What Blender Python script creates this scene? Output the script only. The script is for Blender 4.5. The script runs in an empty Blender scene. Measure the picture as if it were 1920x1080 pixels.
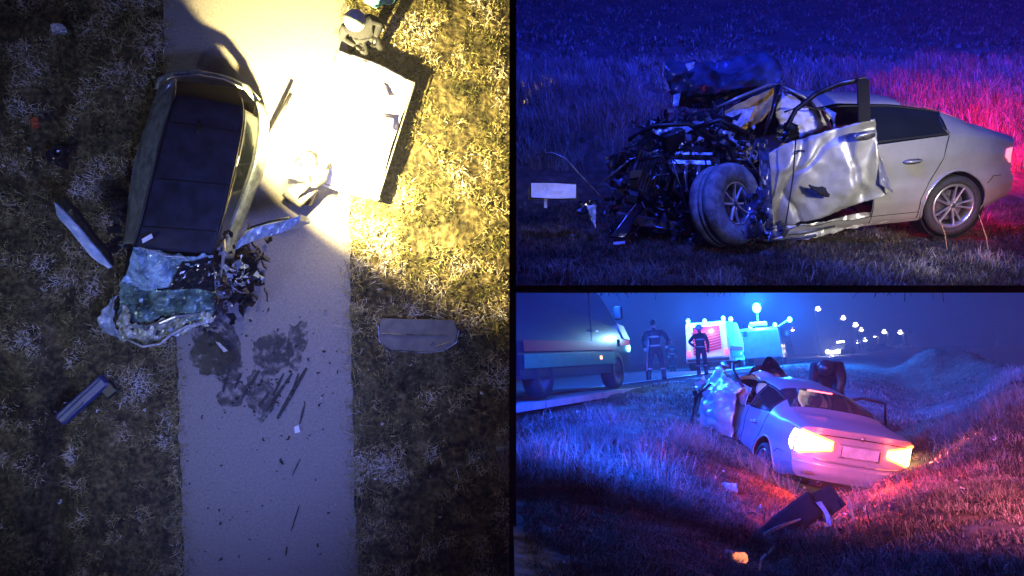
import bpy, math, random
import numpy as np
from mathutils import Matrix, Vector, noise
random.seed(7)
rng = np.random.default_rng(7)
R = math.radians
SC = bpy.context.scene
COL = SC.collection

# ------------------------------------------------------------------ camera, world, sun, exposure
F = 1500.0                                  # focal length in photograph pixels (1920 wide)
cam_data = bpy.data.cameras.new('camera')
cam_data.sensor_width = 36.0
cam_data.lens = 36.0 * F / 1920.0
cam_data.clip_start = 0.05
cam_data.clip_end = 3000.0
cam = bpy.data.objects.new('camera', cam_data)
COL.objects.link(cam)
cam.location = (0, 0, 0)
cam.rotation_euler = (R(90), 0, 0)
SC.camera = cam

world = bpy.data.worlds.new('World')
SC.world = world
world.use_nodes = True
wn, wl = world.node_tree.nodes, world.node_tree.links
for n in list(wn): wn.remove(n)
w_out = wn.new('ShaderNodeOutputWorld')
w_bg = wn.new('ShaderNodeBackground')
w_sky = wn.new('ShaderNodeTexSky'); w_sky.sky_type = 'NISHITA'
w_sky.sun_disc = False
w_sky.sun_elevation = R(2.0); w_sky.sun_rotation = R(180.0)
w_co = wn.new('ShaderNodeTexCoord'); w_map = wn.new('ShaderNodeMapping')
w_map.inputs['Rotation'].default_value = (R(9.0), 0, 0)
w_tint = wn.new('ShaderNodeMix'); w_tint.data_type = 'RGBA'; w_tint.blend_type = 'MULTIPLY'
w_tint.inputs[0].default_value = 1.0
w_tint.inputs[7].default_value = (0.02, 0.06, 1.0, 1)
wl.new(w_co.outputs['Generated'], w_map.inputs['Vector'])
wl.new(w_map.outputs['Vector'], w_sky.inputs['Vector'])
wl.new(w_sky.outputs['Color'], w_tint.inputs[6])
wl.new(w_tint.outputs[2], w_bg.inputs['Color'])
w_bg.inputs['Strength'].default_value = 0.10
wl.new(w_bg.outputs['Background'], w_out.inputs['Surface'])

def lamp(name, kind, loc, energy, color, size=0.1, target=None, cone=60, blend=0.5):
    l = bpy.data.lights.new(name, kind)
    l.energy = energy; l.color = color
    if kind == 'SUN': l.angle = size
    elif kind == 'AREA': l.size = size
    else: l.shadow_soft_size = size
    if kind == 'SPOT': l.spot_size = R(cone); l.spot_blend = blend
    o = bpy.data.objects.new(name, l); COL.objects.link(o)
    o.location = loc
    if target is not None:
        d = Vector(target) - Vector(loc)
        o.rotation_euler = d.to_track_quat('-Z', 'Y').to_euler()
    return o

# weak cool moonlight coming from behind the camera
moon = lamp('moonlight', 'SUN', (0, -5, 5), 0.035, (0.55, 0.62, 1.0), R(12), (0.6, 5, 1.5))

SC.view_settings.view_transform = 'Standard'
SC.view_settings.look = 'None'
SC.view_settings.exposure = 0.0
SC.view_settings.gamma = 1.0
SC.view_settings.use_curve_mapping = False
SC.cycles.use_denoising = True
SC.cycles.max_bounces = 5
SC.cycles.transparent_max_bounces = 8
SC.cycles.sample_clamp_indirect = 3.0
SC.cycles.sample_clamp_direct = 0.0
SC.cycles.caustics_reflective = False
SC.cycles.caustics_refractive = False

# ------------------------------------------------------------------ the three stages and their frames
# stage 1: ground seen from straight above, 13 m off
D1 = 13.0
M1 = Matrix(((1, 0, 0, 0), (0, 0, -1, D1), (0, 1, 0, 0), (0, 0, 0, 1)))
def A(px, py, h=0.0):
    k = (D1 - h) / F
    return Vector(((px - 960) * k, (540 - py) * k, h))
# stage 2: rising field, side view of the wreck
TH2, H2 = R(15.9), 1.9
M2 = Matrix.Rotation(TH2, 4, 'X') @ Matrix.Translation((0, 0, -H2))
I2 = Matrix.Rotation(-TH2, 3, 'X')
def B(px, py, d=None, z=None):
    r = I2 @ Vector(((px - 960) / F, 1, (540 - py) / F))
    t = d / r.y if d is not None else (z - H2) / r.z
    return Vector((0, 0, H2)) + r * t
# stage 3: road and ditch, falling away from the camera
P3, RO3, H3 = R(5.9), R(3.5), 1.75
R3 = Matrix.Rotation(-P3, 4, 'X') @ Matrix.Rotation(-RO3, 4, 'Y')
M3 = R3 @ Matrix.Translation((0, 0, -H3))
I3 = R3.to_3x3().inverted()
def G(px, py, z=None, d=None):
    r = I3 @ Vector(((px - 960) / F, 1, (540 - py) / F))
    t = d / r.y if d is not None else (z - H3) / r.z
    return Vector((0, 0, H3)) + r * t
T = Matrix.Translation
def RZ(a): return Matrix.Rotation(R(a), 4, 'Z')
def RX(a): return Matrix.Rotation(R(a), 4, 'X')
def RY(a): return Matrix.Rotation(R(a), 4, 'Y')

# ------------------------------------------------------------------ materials
def sock(node, name):
    return node.inputs[name]
def mat(name, color, rough=0.6, metal=0.0, spec=0.5, coat=0.0, noise_amt=0.0, noise_scale=8.0, color2=None,
        bump=0.0, bump_scale=30.0, emit=None, emit_s=0.0, alpha=1.0, trans=0.0, sheen=0.0):
    m = bpy.data.materials.new(name); m.use_nodes = True
    nt = m.node_tree; n = nt.nodes; l = nt.links
    b = n['Principled BSDF']
    b.inputs['Base Color'].default_value = (*color, 1)
    b.inputs['Roughness'].default_value = rough
    b.inputs['Metallic'].default_value = metal
    b.inputs['Specular IOR Level'].default_value = spec
    b.inputs['Coat Weight'].default_value = coat
    b.inputs['Coat Roughness'].default_value = 0.12
    b.inputs['Transmission Weight'].default_value = trans
    b.inputs['Alpha'].default_value = alpha
    co = n.new('ShaderNodeTexCoord')
    if color2 is not None or noise_amt:
        t = n.new('ShaderNodeTexNoise'); t.inputs['Scale'].default_value = noise_scale
        t.inputs['Detail'].default_value = 8; t.inputs['Roughness'].default_value = 0.65
        l.new(co.outputs['Object'], t.inputs['Vector'])
        r = n.new('ShaderNodeValToRGB')
        c2 = color2 if color2 is not None else tuple(c * (1 - noise_amt) for c in color)
        r.color_ramp.elements[0].position = 0.38; r.color_ramp.elements[0].color = (*c2, 1)
        r.color_ramp.elements[1].position = 0.62; r.color_ramp.elements[1].color = (*color, 1)
        l.new(t.outputs['Fac'], r.inputs['Fac']); l.new(r.outputs['Color'], b.inputs['Base Color'])
    if bump:
        t2 = n.new('ShaderNodeTexNoise'); t2.inputs['Scale'].default_value = bump_scale
        t2.inputs['Detail'].default_value = 6
        l.new(co.outputs['Object'], t2.inputs['Vector'])
        bp = n.new('ShaderNodeBump'); bp.inputs['Strength'].default_value = bump
        bp.inputs['Distance'].default_value = 0.02
        l.new(t2.outputs['Fac'], bp.inputs['Height']); l.new(bp.outputs['Normal'], b.inputs['Normal'])
    if emit is not None:
        b.inputs['Emission Color'].default_value = (*emit, 1)
        b.inputs['Emission Strength'].default_value = emit_s
    return m

def soft_stain(name, color, rough, scale=6.0, lo=.42, hi=.60):
    """a stain that soaks away in patches: procedural alpha"""
    m = mat(name, color, rough, bump=.3, bump_scale=50)
    n = m.node_tree.nodes; l = m.node_tree.links
    co = n.new('ShaderNodeTexCoord'); t = n.new('ShaderNodeTexNoise'); t.inputs['Scale'].default_value = scale; t.inputs['Detail'].default_value = 9
    t.inputs['Roughness'].default_value = .7
    r = n.new('ShaderNodeMapRange'); r.inputs['From Min'].default_value = lo; r.inputs['From Max'].default_value = hi; r.inputs['To Max'].default_value = .62
    l.new(co.outputs['Object'], t.inputs['Vector']); l.new(t.outputs['Fac'], r.inputs['Value']); l.new(r.outputs['Result'], n['Principled BSDF'].inputs['Alpha'])
    return m

def grass_mat(name, stops, rough=0.85, scale=1.2):
    """blades: colour from the blade's own tone attribute"""
    m = bpy.data.materials.new(name); m.use_nodes = True
    n = m.node_tree.nodes; l = m.node_tree.links; b = n['Principled BSDF']
    b.inputs['Roughness'].default_value = rough
    b.inputs['Specular IOR Level'].default_value = 0.2
    a = n.new('ShaderNodeAttribute'); a.attribute_name = 'tone'
    r = n.new('ShaderNodeValToRGB')
    e = r.color_ramp.elements
    e[0].position = stops[0][0]; e[0].color = (*stops[0][1], 1)
    e[1].position = stops[-1][0]; e[1].color = (*stops[-1][1], 1)
    for p, c in stops[1:-1]:
        k = e.new(p); k.color = (*c, 1)
    l.new(a.outputs['Fac'], r.inputs['Fac']); l.new(r.outputs['Color'], b.inputs['Base Color'])
    return m

def ground_mat(name, stops, scale=2.0, scale2=14.0, bump=0.6):
    m = bpy.data.materials.new(name); m.use_nodes = True
    n = m.node_tree.nodes; l = m.node_tree.links; b = n['Principled BSDF']
    b.inputs['Roughness'].default_value = 0.95
    b.inputs['Specular IOR Level'].default_value = 0.15
    co = n.new('ShaderNodeTexCoord')
    t1 = n.new('ShaderNodeTexNoise'); t1.inputs['Scale'].default_value = scale; t1.inputs['Detail'].default_value = 10
    t1.inputs['Roughness'].default_value = 0.7
    t2 = n.new('ShaderNodeTexNoise'); t2.inputs['Scale'].default_value = scale2; t2.inputs['Detail'].default_value = 6
    l.new(co.outputs['Object'], t1.inputs['Vector']); l.new(co.outputs['Object'], t2.inputs['Vector'])
    mx = n.new('ShaderNodeMix'); mx.data_type = 'FLOAT'; mx.inputs[0].default_value = 0.45
    l.new(t1.outputs['Fac'], mx.inputs[2]); l.new(t2.outputs['Fac'], mx.inputs[3])
    r = n.new('ShaderNodeValToRGB'); e = r.color_ramp.elements
    e[0].position = stops[0][0]; e[0].color = (*stops[0][1], 1)
    e[1].position = stops[-1][0]; e[1].color = (*stops[-1][1], 1)
    for p, c in stops[1:-1]:
        k = e.new(p); k.color = (*c, 1)
    l.new(mx.outputs[0], r.inputs['Fac']); l.new(r.outputs['Color'], b.inputs['Base Color'])
    bp = n.new('ShaderNodeBump'); bp.inputs['Strength'].default_value = bump; bp.inputs['Distance'].default_value = 0.05
    l.new(t2.outputs['Fac'], bp.inputs['Height']); l.new(bp.outputs['Normal'], b.inputs['Normal'])
    return m

MT = {}
MT['black_panel'] = mat('matt_black_board', (0.001, 0.001, 0.001), 1.0, spec=0.0, bump=0.05)
MT['silver'] = mat('silver_paint', (0.50, 0.48, 0.45), 0.32, 0.55, coat=0.6, noise_amt=0.12, noise_scale=5, bump=0.03, bump_scale=4)
MT['silver_dirty'] = mat('scraped_silver_paint', (0.52, 0.51, 0.48), 0.42, 0.45, coat=0.3, color2=(0.40, 0.39, 0.38), noise_scale=6, bump=0.25, bump_scale=9)
MT['dark_paint'] = mat('dark_glossy_paint', (0.018, 0.020, 0.028), 0.25, 0.3, coat=0.7, noise_amt=0.5, noise_scale=4, bump=0.05, bump_scale=3)
MT['plastic'] = mat('black_plastic', (0.012, 0.012, 0.014), 0.45, bump=0.1, noise_amt=0.4)
MT['tyre'] = mat('tyre_rubber', (0.028, 0.028, 0.030), 0.75, noise_amt=0.4, noise_scale=20, bump=0.3, bump_scale=60)
MT['dusty_tyre'] = mat('dusty_tyre_rubber', (0.30, 0.31, 0.28), 0.9, color2=(0.12, 0.12, 0.12), noise_scale=9, bump=0.4, bump_scale=40)
MT['alloy'] = mat('alloy_metal', (0.62, 0.62, 0.64), 0.28, 0.85, bump=0.03)
MT['steel'] = mat('bare_bent_steel', (0.30, 0.31, 0.33), 0.35, 0.8, color2=(0.06, 0.06, 0.07), noise_scale=7, bump=0.3, bump_scale=14)
MT['glass'] = mat('tinted_car_glass', (0.010, 0.014, 0.016), 0.06, 0.0, spec=0.6, coat=0.2, noise_amt=0.3, noise_scale=3)
MT['clear_glass'] = mat('car_window_glass', (0.30, 0.32, 0.33), 0.03, alpha=0.16, spec=0.7, noise_amt=0.05)
MT['liner'] = mat('dark_inner_liner', (0.006, 0.006, 0.007), 0.9, bump=0.1)
MT['airbag'] = mat('pale_airbag_fabric', (0.62, 0.60, 0.63), 0.8, color2=(0.38, 0.36, 0.42), noise_scale=7, bump=0.6, bump_scale=12)
MT['foam'] = mat('amber_foam_lining', (0.80, 0.46, 0.10), 0.8, color2=(0.55, 0.28, 0.05), noise_scale=9, bump=0.5, bump_scale=15)
MT['concrete'] = mat('worn_path_surface', (0.29, 0.275, 0.265), 0.9, color2=(0.21, 0.20, 0.195), noise_scale=26, bump=0.7, bump_scale=70)
MT['van_body'] = mat('dull_van_paint', (.14, .17, .20), .4, noise_amt=.3, noise_scale=3)
MT['kerb'] = mat('pale_kerb_stone', (.55, .55, .54), .85, noise_amt=.25, noise_scale=2, bump=.4, bump_scale=20)
MT['asphalt'] = mat('pale_asphalt', (0.12, 0.12, 0.12), 0.85, noise_amt=0.4, noise_scale=8, bump=0.4, bump_scale=50)
MT['white_sheet'] = mat('white_sheet_fabric', (0.82, 0.82, 0.84), 0.75, color2=(0.74, 0.73, 0.78), noise_scale=3, bump=0.3, bump_scale=5)
MT['stain'] = mat('oily_stain', (0.035, 0.035, 0.04), 0.55, noise_amt=0.5, noise_scale=10, bump=0.3)
MT['cloth_dark'] = mat('dark_work_cloth', (0.018, 0.020, 0.030), 0.9, noise_amt=0.4, noise_scale=18, bump=0.5, bump_scale=25)
MT['cloth_grey'] = mat('grey_work_cloth', (0.20, 0.20, 0.20), 0.9, noise_amt=0.4, noise_scale=18, bump=0.5, bump_scale=25)
MT['skin'] = mat('skin', (0.42, 0.26, 0.20), 0.6, noise_amt=0.15)
MT['hivis'] = mat('reflective_stripe', (0.30, 0.32, 0.30), 0.4, noise_amt=0.1)
MT['helmet'] = mat('pale_helmet_shell', (0.45, 0.60, 0.62), 0.3, coat=0.5, noise_amt=0.1)
MT['helmet_dark'] = mat('dark_helmet_shell', (0.03, 0.03, 0.035), 0.3, coat=0.5, noise_amt=0.1)
MT['red_body'] = mat('red_truck_paint', (0.60, 0.012, 0.03), 0.35, coat=0.5, noise_amt=0.2)
MT['dark_body'] = mat('dark_truck_paint', (0.028, 0.03, 0.045), 0.35, coat=0.5, noise_amt=0.2, noise_scale=2)
MT['white_body'] = mat('white_vehicle_paint', (0.70, 0.72, 0.74), 0.35, coat=0.5, noise_amt=0.1)
MT['green_body'] = mat('green_marking', (0.03, 0.30, 0.14), 0.4, noise_amt=0.2)
MT['reflect'] = mat('reflective_marking', (0.80, 0.82, 0.78), 0.35, noise_amt=0.1)
MT['pole'] = mat('galvanised_pole', (0.30, 0.31, 0.32), 0.5, 0.6, noise_amt=0.2)
MT['straw_stalk'] = mat('dry_stalk', (0.42, 0.34, 0.22), 0.8, noise_amt=0.4)
MT['plate'] = mat('pale_plate', (0.72, 0.72, 0.70), 0.45, color2=(0.50, 0.51, 0.51), noise_scale=5)
MT['teal_plastic'] = mat('turquoise_cloth', (0.25, 0.62, 0.58), 0.6, color2=(0.1, 0.35, 0.40), noise_scale=9, bump=0.3)
MT['panel_blue'] = mat('pale_blue_panel', (0.42, 0.52, 0.66), 0.4, 0.2, coat=0.3, color2=(0.22, 0.28, 0.38), noise_scale=8, bump=0.3, bump_scale=10)
MT['grey_board'] = mat('scuffed_grey_board', (0.15, 0.145, 0.13), 0.6, color2=(0.09, 0.085, 0.08), noise_scale=6, bump=0.2)
MT['chalk'] = mat('shredded_white_plastic', (0.62, 0.64, 0.66), 0.5, color2=(0.3, 0.31, 0.33), noise_scale=20)
MT['amber_plastic'] = mat('orange_lens_plastic', (0.8, 0.30, 0.10), 0.3, noise_amt=0.2)
MT['clay'] = mat('cloth_orange', (0.5, 0.10, 0.03), 0.7, noise_amt=0.3)
def emis(name, c, s):
    return mat(name, tuple(min(1, x) for x in c), 0.4, emit=c, emit_s=s)
MT['e_tail'] = emis('lit_tail_lamp', (1.0, 0.10, 0.02), 16)
MT['e_tail_hot'] = emis('tail_lamp_core', (1.0, 0.62, 0.30), 14)
MT['e_brake3'] = emis('lit_brake_bar', (1.0, 0.10, 0.12), 7)
MT['e_tail_dim'] = emis('dim_tail_lamp', (1.0, 0.12, 0.16), 3.5)
MT['e_blue'] = emis('blue_beacon_light', (0.10, 0.60, 1.0), 14)
MT['e_bluedim'] = emis('blue_beacon_dim', (0.05, 0.45, 1.0), 6)
MT['e_white'] = emis('white_lamp_light', (1.0, 0.95, 0.85), 30)
MT['e_street'] = emis('street_lamp_light', (1.0, 0.90, 0.72), 14)
MT['e_orange'] = emis('orange_marker_light', (1.0, 0.25, 0.08), 8)
MT['e_red'] = emis('red_vehicle_light', (1.0, 0.05, 0.12), 6)
MT['e_flood'] = emis('floodlight_glow', (1.0, 0.95, 0.80), 60)

# ------------------------------------------------------------------ object helpers
def tag(o, label=None, cat=None, group=None, kind=None):
    if label: o['label'] = label
    if cat: o['category'] = cat
    if group: o['group'] = group
    if kind: o['kind'] = kind
    return o
def thing(name, label, cat, M, group=None):
    o = bpy.data.objects.new(name, None); COL.objects.link(o)
    o.empty_display_size = 0.1
    o.matrix_world = M
    return tag(o, label, cat, group)
def link_mesh(name, verts, faces, m, parent=None, M=None, smooth=False):
    me = bpy.data.meshes.new(name)
    me.from_pydata([tuple(v) for v in verts], [], faces)
    me.validate()
    if smooth: me.polygons.foreach_set('use_smooth', [True] * len(me.polygons))
    me.materials.append(m)
    me.update()
    o = bpy.data.objects.new(name, me); COL.objects.link(o)
    if parent is not None: o.parent = parent
    if M is not None: o.matrix_world = M
    return o
def copy_tree(o, M=None, label=None, parent=None):
    c = o.copy(); COL.objects.link(c)
    if parent is not None: c.parent = parent
    for ch in list(o.children): copy_tree(ch, parent=c)
    if M is not None: c.matrix_world = M
    if label: c['label'] = label
    return c

def Mx0(M, parent):
    """world matrix of a part given its matrix in the thing's own frame"""
    return parent.matrix_world @ M

class MB:
    def __init__(s): s.v = []; s.f = []
    def add(s, vs, fs):
        b = len(s.v); s.v += [Vector(v) for v in vs]; s.f += [tuple(i + b for i in f) for f in fs]; return s
    def box(s, c, size, M=None, bevel=0.0):
        x, y, z = (k / 2 for k in size); c = Vector(c)
        if bevel <= 0:
            vs = [Vector((sx * x, sy * y, sz * z)) for sz in (-1, 1) for sy in (-1, 1) for sx in (-1, 1)]
            fs = [(0, 2, 3, 1), (4, 5, 7, 6), (0, 1, 5, 4), (2, 6, 7, 3), (0, 4, 6, 2), (1, 3, 7, 5)]
        else:
            b = min(bevel, x * .9, y * .9, z * .9)
            vs = []
            for k, (zz, ins) in enumerate(((-z, b), (-z + b, 0), (z - b, 0), (z, b))):
                X, Y = x - ins, y - ins
                for p in ((X, Y - b), (X - b, Y), (-X + b, Y), (-X, Y - b), (-X, -Y + b), (-X + b, -Y), (X - b, -Y), (X, -Y + b)):
                    vs.append(Vector((p[0], p[1], zz)))
            fs = [tuple(reversed(range(8))), tuple(range(24, 32))]
            for k in range(3):
                for i in range(8):
                    j = (i + 1) % 8
                    fs.append((k * 8 + i, k * 8 + j, k * 8 + 8 + j, k * 8 + 8 + i))
        if M is not None: vs = [M @ v for v in vs]
        return s.add([v + c for v in vs], fs)
    def tube(s, pts, r, n=8, flat=1.0):
        pts = [Vector(p) for p in pts]
        rs = r if isinstance(r, (list, tuple)) else [r] * len(pts)
        rings = []
        up = Vector((0.13, 0.21, 1)).normalized()
        for i, p in enumerate(pts):
            d = (pts[min(i + 1, len(pts) - 1)] - pts[max(i - 1, 0)])
            if d.length < 1e-9: d = Vector((0, 0, 1))
            d.normalize()
            a = d.cross(up)
            if a.length < 0.05: a = d.cross(Vector((1, 0, 0)))
            a.normalize(); b = a.cross(d)
            rings.append([p + (a * math.cos(2 * math.pi * k / n) + b * math.sin(2 * math.pi * k / n) * flat) * rs[i] for k in range(n)])
        vs = [v for rg in rings for v in rg]; fs = []
        for i in range(len(pts) - 1):
            for k in range(n):
                j = (k + 1) % n
                fs.append((i * n + k, i * n + j, (i + 1) * n + j, (i + 1) * n + k))
        fs.append(tuple(reversed(range(n)))); fs.append(tuple(range((len(pts) - 1) * n, len(pts) * n)))
        return s.add(vs, fs)
    def lathe(s, prof, n=32, M=None, close=True):
        vs = []; fs = []; m = len(prof)
        for k in range(n):
            a = 2 * math.pi * k / n
            for (r, z) in prof: vs.append(Vector((r * math.cos(a), r * math.sin(a), z)))
        for k in range(n):
            j = (k + 1) % n
            for i in range(m - 1):
                fs.append((k * m + i, j * m + i, j * m + i + 1, k * m + i + 1))
            if close: fs.append((k * m + m - 1, j * m + m - 1, j * m, k * m))
        if M is not None: vs = [M @ v for v in vs]
        return s.add(vs, fs)
    def ell(s, c, r, n=12, M=None):
        prof = [(max(1e-4, math.sin(math.pi * i / (n // 2 + 2))), -math.cos(math.pi * i / (n // 2 + 2))) for i in range(n // 2 + 3)]
        vs = []; fs = []; m = len(prof)
        for k in range(n):
            a = 2 * math.pi * k / n
            for (q, z) in prof:
                v = Vector((q * math.cos(a) * r[0], q * math.sin(a) * r[1], z * r[2]))
                if M is not None: v = M @ v
                vs.append(v + Vector(c))
        for k in range(n):
            j = (k + 1) % n
            for i in range(m - 1): fs.append((k * m + i, j * m + i, j * m + i + 1, k * m + i + 1))
        return s.add(vs, fs)
    def poly(s, pts, th=0.02, axis=Vector((0, 0, 1))):
        n = len(pts); pts = [Vector(p) for p in pts]
        vs = pts + [p + axis * th for p in pts]
        fs = [tuple(reversed(range(n))), tuple(range(n, 2 * n))]
        for i in range(n):
            j = (i + 1) % n
            fs.append((i, j, n + j, n + i))
        return s.add(vs, fs)
    def build(s, name, m, parent=None, M=None, smooth=False):
        return link_mesh(name, s.v, s.f, m, parent, M, smooth)

def cr(p, t):
    """Catmull-Rom through list p at t in 0..1"""
    n = len(p)
    if n == 1: return p[0].copy()
    if n == 2: return p[0].lerp(p[1], t)
    x = t * (n - 1); i = min(int(x), n - 2); u = x - i
    p1, p2 = p[i], p[i + 1]
    p0 = p[i - 1] if i > 0 else p1 * 2 - p2
    p3 = p[i + 2] if i + 2 < n else p2 * 2 - p1
    return 0.5 * ((2 * p1) + (p2 - p0) * u + (2 * p0 - 5 * p1 + 4 * p2 - p3) * u * u + (3 * p1 - p0 - 3 * p2 + p3) * u ** 3)

def nz(p, f, seed=0.0):
    return noise.noise(Vector((p[0] * f + seed * 3.7, p[1] * f - seed * 1.3, p[2] * f + seed)))

def patch(name, rows, m, parent=None, M=None, n=18, k=18, amp=0.02, freq=5.0, thick=0.006, inv=None, smooth=False, seed=0, edge=0.0, ridge=0.0):
    rows = [[Vector(p) for p in r] for r in rows]
    if inv is not None: rows = [[inv @ p for p in r] for r in rows]
    vs = []
    for i in range(n):
        col = [cr(r, i / (n - 1)) for r in rows]
        for j in range(k):
            vs.append(cr(col, j / (k - 1)))
    nn = Vector((0, 0, 0))
    g = lambda i, j: vs[i * k + j]
    nrm = []
    for i in range(n):
        for j in range(k):
            a = g(min(i + 1, n - 1), j) - g(max(i - 1, 0), j); b = g(i, min(j + 1, k - 1)) - g(i, max(j - 1, 0))
            c = a.cross(b); nrm.append(c.normalized() if c.length > 1e-9 else Vector((0, 0, 1)))
    out = []
    for q, (v, w) in enumerate(zip(vs, nrm)):
        a = amp * (nz(v, freq, seed) * 1.4 + abs(nz(v, freq * 2.2, seed + 5)) * 0.9 + nz(v, freq * 5, seed + 9) * 0.25)
        if ridge: a += ridge * (max(0, 1 - abs(nz(v, freq * .7, seed + 20)) * 7) + .6 * max(0, 1 - abs(nz(v, freq * 1.3, seed + 27)) * 7))
        o = v + w * a
        if edge:
            i, j = divmod(q, k)
            if i in (0, n - 1) or j in (0, k - 1):
                o = o + Vector((nz(v, 18, seed), nz(v, 17, seed + 3), nz(v, 19, seed + 4))) * edge
        out.append(o)
    fs = [(i * k + j, (i + 1) * k + j, (i + 1) * k + j + 1, i * k + j + 1) for i in range(n - 1) for j in range(k - 1)]
    if thick:
        N = len(out)
        out = out + [o - w * thick for o, w in zip(out, nrm)]
        fs2 = [tuple(N + x for x in reversed(f)) for f in fs]
        bd = [(i * k, (i + 1) * k) for i in range(n - 1)] + [((i + 1) * k + k - 1, i * k + k - 1) for i in range(n - 1)]
        bd += [(j + 1, j) for j in range(k - 1)] + [((n - 1) * k + j, (n - 1) * k + j + 1) for j in range(k - 1)]
        fs = fs + fs2 + [(b, a, a + N, b + N) for a, b in bd]
    return link_mesh(name, out, fs, m, parent, M, smooth)

def junk(name, N, sampler, size, m, parent=None, M=None, inv=None, seed=1, kinds=(0, 1, 2)):
    """torn scraps, bent bars and hoses jumbled in one mesh"""
    rd = random.Random(seed); mb = MB()
    for q in range(N):
        c = Vector(sampler(rd))
        if inv is not None: c = inv @ c
        s = size * (0.35 + rd.random() ** 2 * 1.3)
        d = Vector((rd.gauss(0, 1), rd.gauss(0, 1), rd.gauss(0, 1))).normalized()
        e = d.cross(Vector((rd.gauss(0, 1), rd.gauss(0, 1), rd.gauss(0, 1)))).normalized()
        f = d.cross(e)
        kd = rd.choice(kinds)
        if kd == 0:
            a = [c + d * s * (i / 3 - .5) + f * s * .25 * rd.uniform(-1, 1) for i in range(4)]
            b = [p + e * s * rd.uniform(.25, .7) + f * s * .2 * rd.uniform(-1, 1) for p in a]
            vs = a + b; th = f * 0.006
            vs = vs + [v + th for v in vs]
            fs = []
            for i in range(3):
                fs += [(i, i + 1, i + 5, i + 4), (i + 8, i + 12, i + 13, i + 9)]
            fs += [(0, 4, 12, 8), (3, 11, 15, 7)]
            for i in range(3): fs += [(i, i + 8, i + 9, i + 1), (i + 4, i + 5, i + 13, i + 12)]
            mb.add(vs, fs)
        elif kd == 1:
            pts = [c + d * s * 1.3 * (i / 4 - .5) + (e * rd.uniform(-1, 1) + f * rd.uniform(-1, 1)) * s * .16 for i in range(5)]
            mb.tube(pts, s * rd.uniform(.03, .09), 5)
        else:
            Mx = Matrix((d, e, f)).transposed().to_4x4()
            mb.box(c, (s * rd.uniform(.3, .9), s * rd.uniform(.2, .5), s * rd.uniform(.1, .35)), Mx)
    return mb.build(name, m, parent, M)

# vectorised value noise
def _h(ix, iy, s):
    v = np.sin(ix * 127.1 + iy * 311.7 + s * 74.7) * 43758.5453
    return v - np.floor(v)
def vn(x, y, s=0.0):
    x = np.asarray(x, float); y = np.asarray(y, float)
    ix, iy = np.floor(x), np.floor(y); fx, fy = x - ix, y - iy
    fx = fx * fx * (3 - 2 * fx); fy = fy * fy * (3 - 2 * fy)
    a, b, c, d = _h(ix, iy, s), _h(ix + 1, iy, s), _h(ix, iy + 1, s), _h(ix + 1, iy + 1, s)
    return (a * (1 - fx) + b * fx) * (1 - fy) + (c * (1 - fx) + d * fx) * fy
def fbm(x, y, s=0.0, o=4):
    t = 0; a = .5; f = 1.0
    for i in range(o):
        t = t + a * vn(x * f, y * f, s + i * 11.3); a *= .5; f *= 2.03
    return t
def sstep(a, b, x):
    t = np.clip((np.asarray(x, float) - a) / (b - a), 0, 1); return t * t * (3 - 2 * t)

def np_mesh(name, V, Fq, m, M=None, smooth=True, tri=None, attr=None):
    """fast mesh from arrays: V (n,3); Fq (m,4) quads; tri (k,3)"""
    me = bpy.data.meshes.new(name)
    nq = 0 if Fq is None else len(Fq); nt = 0 if tri is None else len(tri)
    me.vertices.add(len(V)); me.vertices.foreach_set('co', np.asarray(V, np.float32).ravel())
    me.loops.add(nq * 4 + nt * 3)
    idx = np.concatenate([x.ravel() for x in ((Fq if nq else np.zeros((0, 4), int)), (tri if nt else np.zeros((0, 3), int)))]).astype(np.int32)
    me.loops.foreach_set('vertex_index', idx)
    me.polygons.add(nq + nt)
    st = np.concatenate([np.arange(nq) * 4, nq * 4 + np.arange(nt) * 3]).astype(np.int32)
    me.polygons.foreach_set('loop_start', st)
    if smooth: me.polygons.foreach_set('use_smooth', np.ones(nq + nt, bool))
    me.materials.append(m)
    me.update(calc_edges=True)
    if attr is not None:
        at = me.attributes.new('tone', 'FLOAT', 'POINT'); at.data.foreach_set('value', attr.astype(np.float32))
    o = bpy.data.objects.new(name, me); COL.objects.link(o)
    if M is not None: o.matrix_world = M
    return o

def grid_mesh(name, X, Y, Z, m, M):
    n, k = X.shape
    V = np.stack([X, Y, Z], -1).reshape(-1, 3)
    i = np.arange(n - 1)[:, None] * k + np.arange(k - 1)[None, :]
    Q = np.stack([i, i + 1, i + k + 1, i + k], -1).reshape(-1, 4)
    return np_mesh(name, V, Q, m, M)

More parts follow.
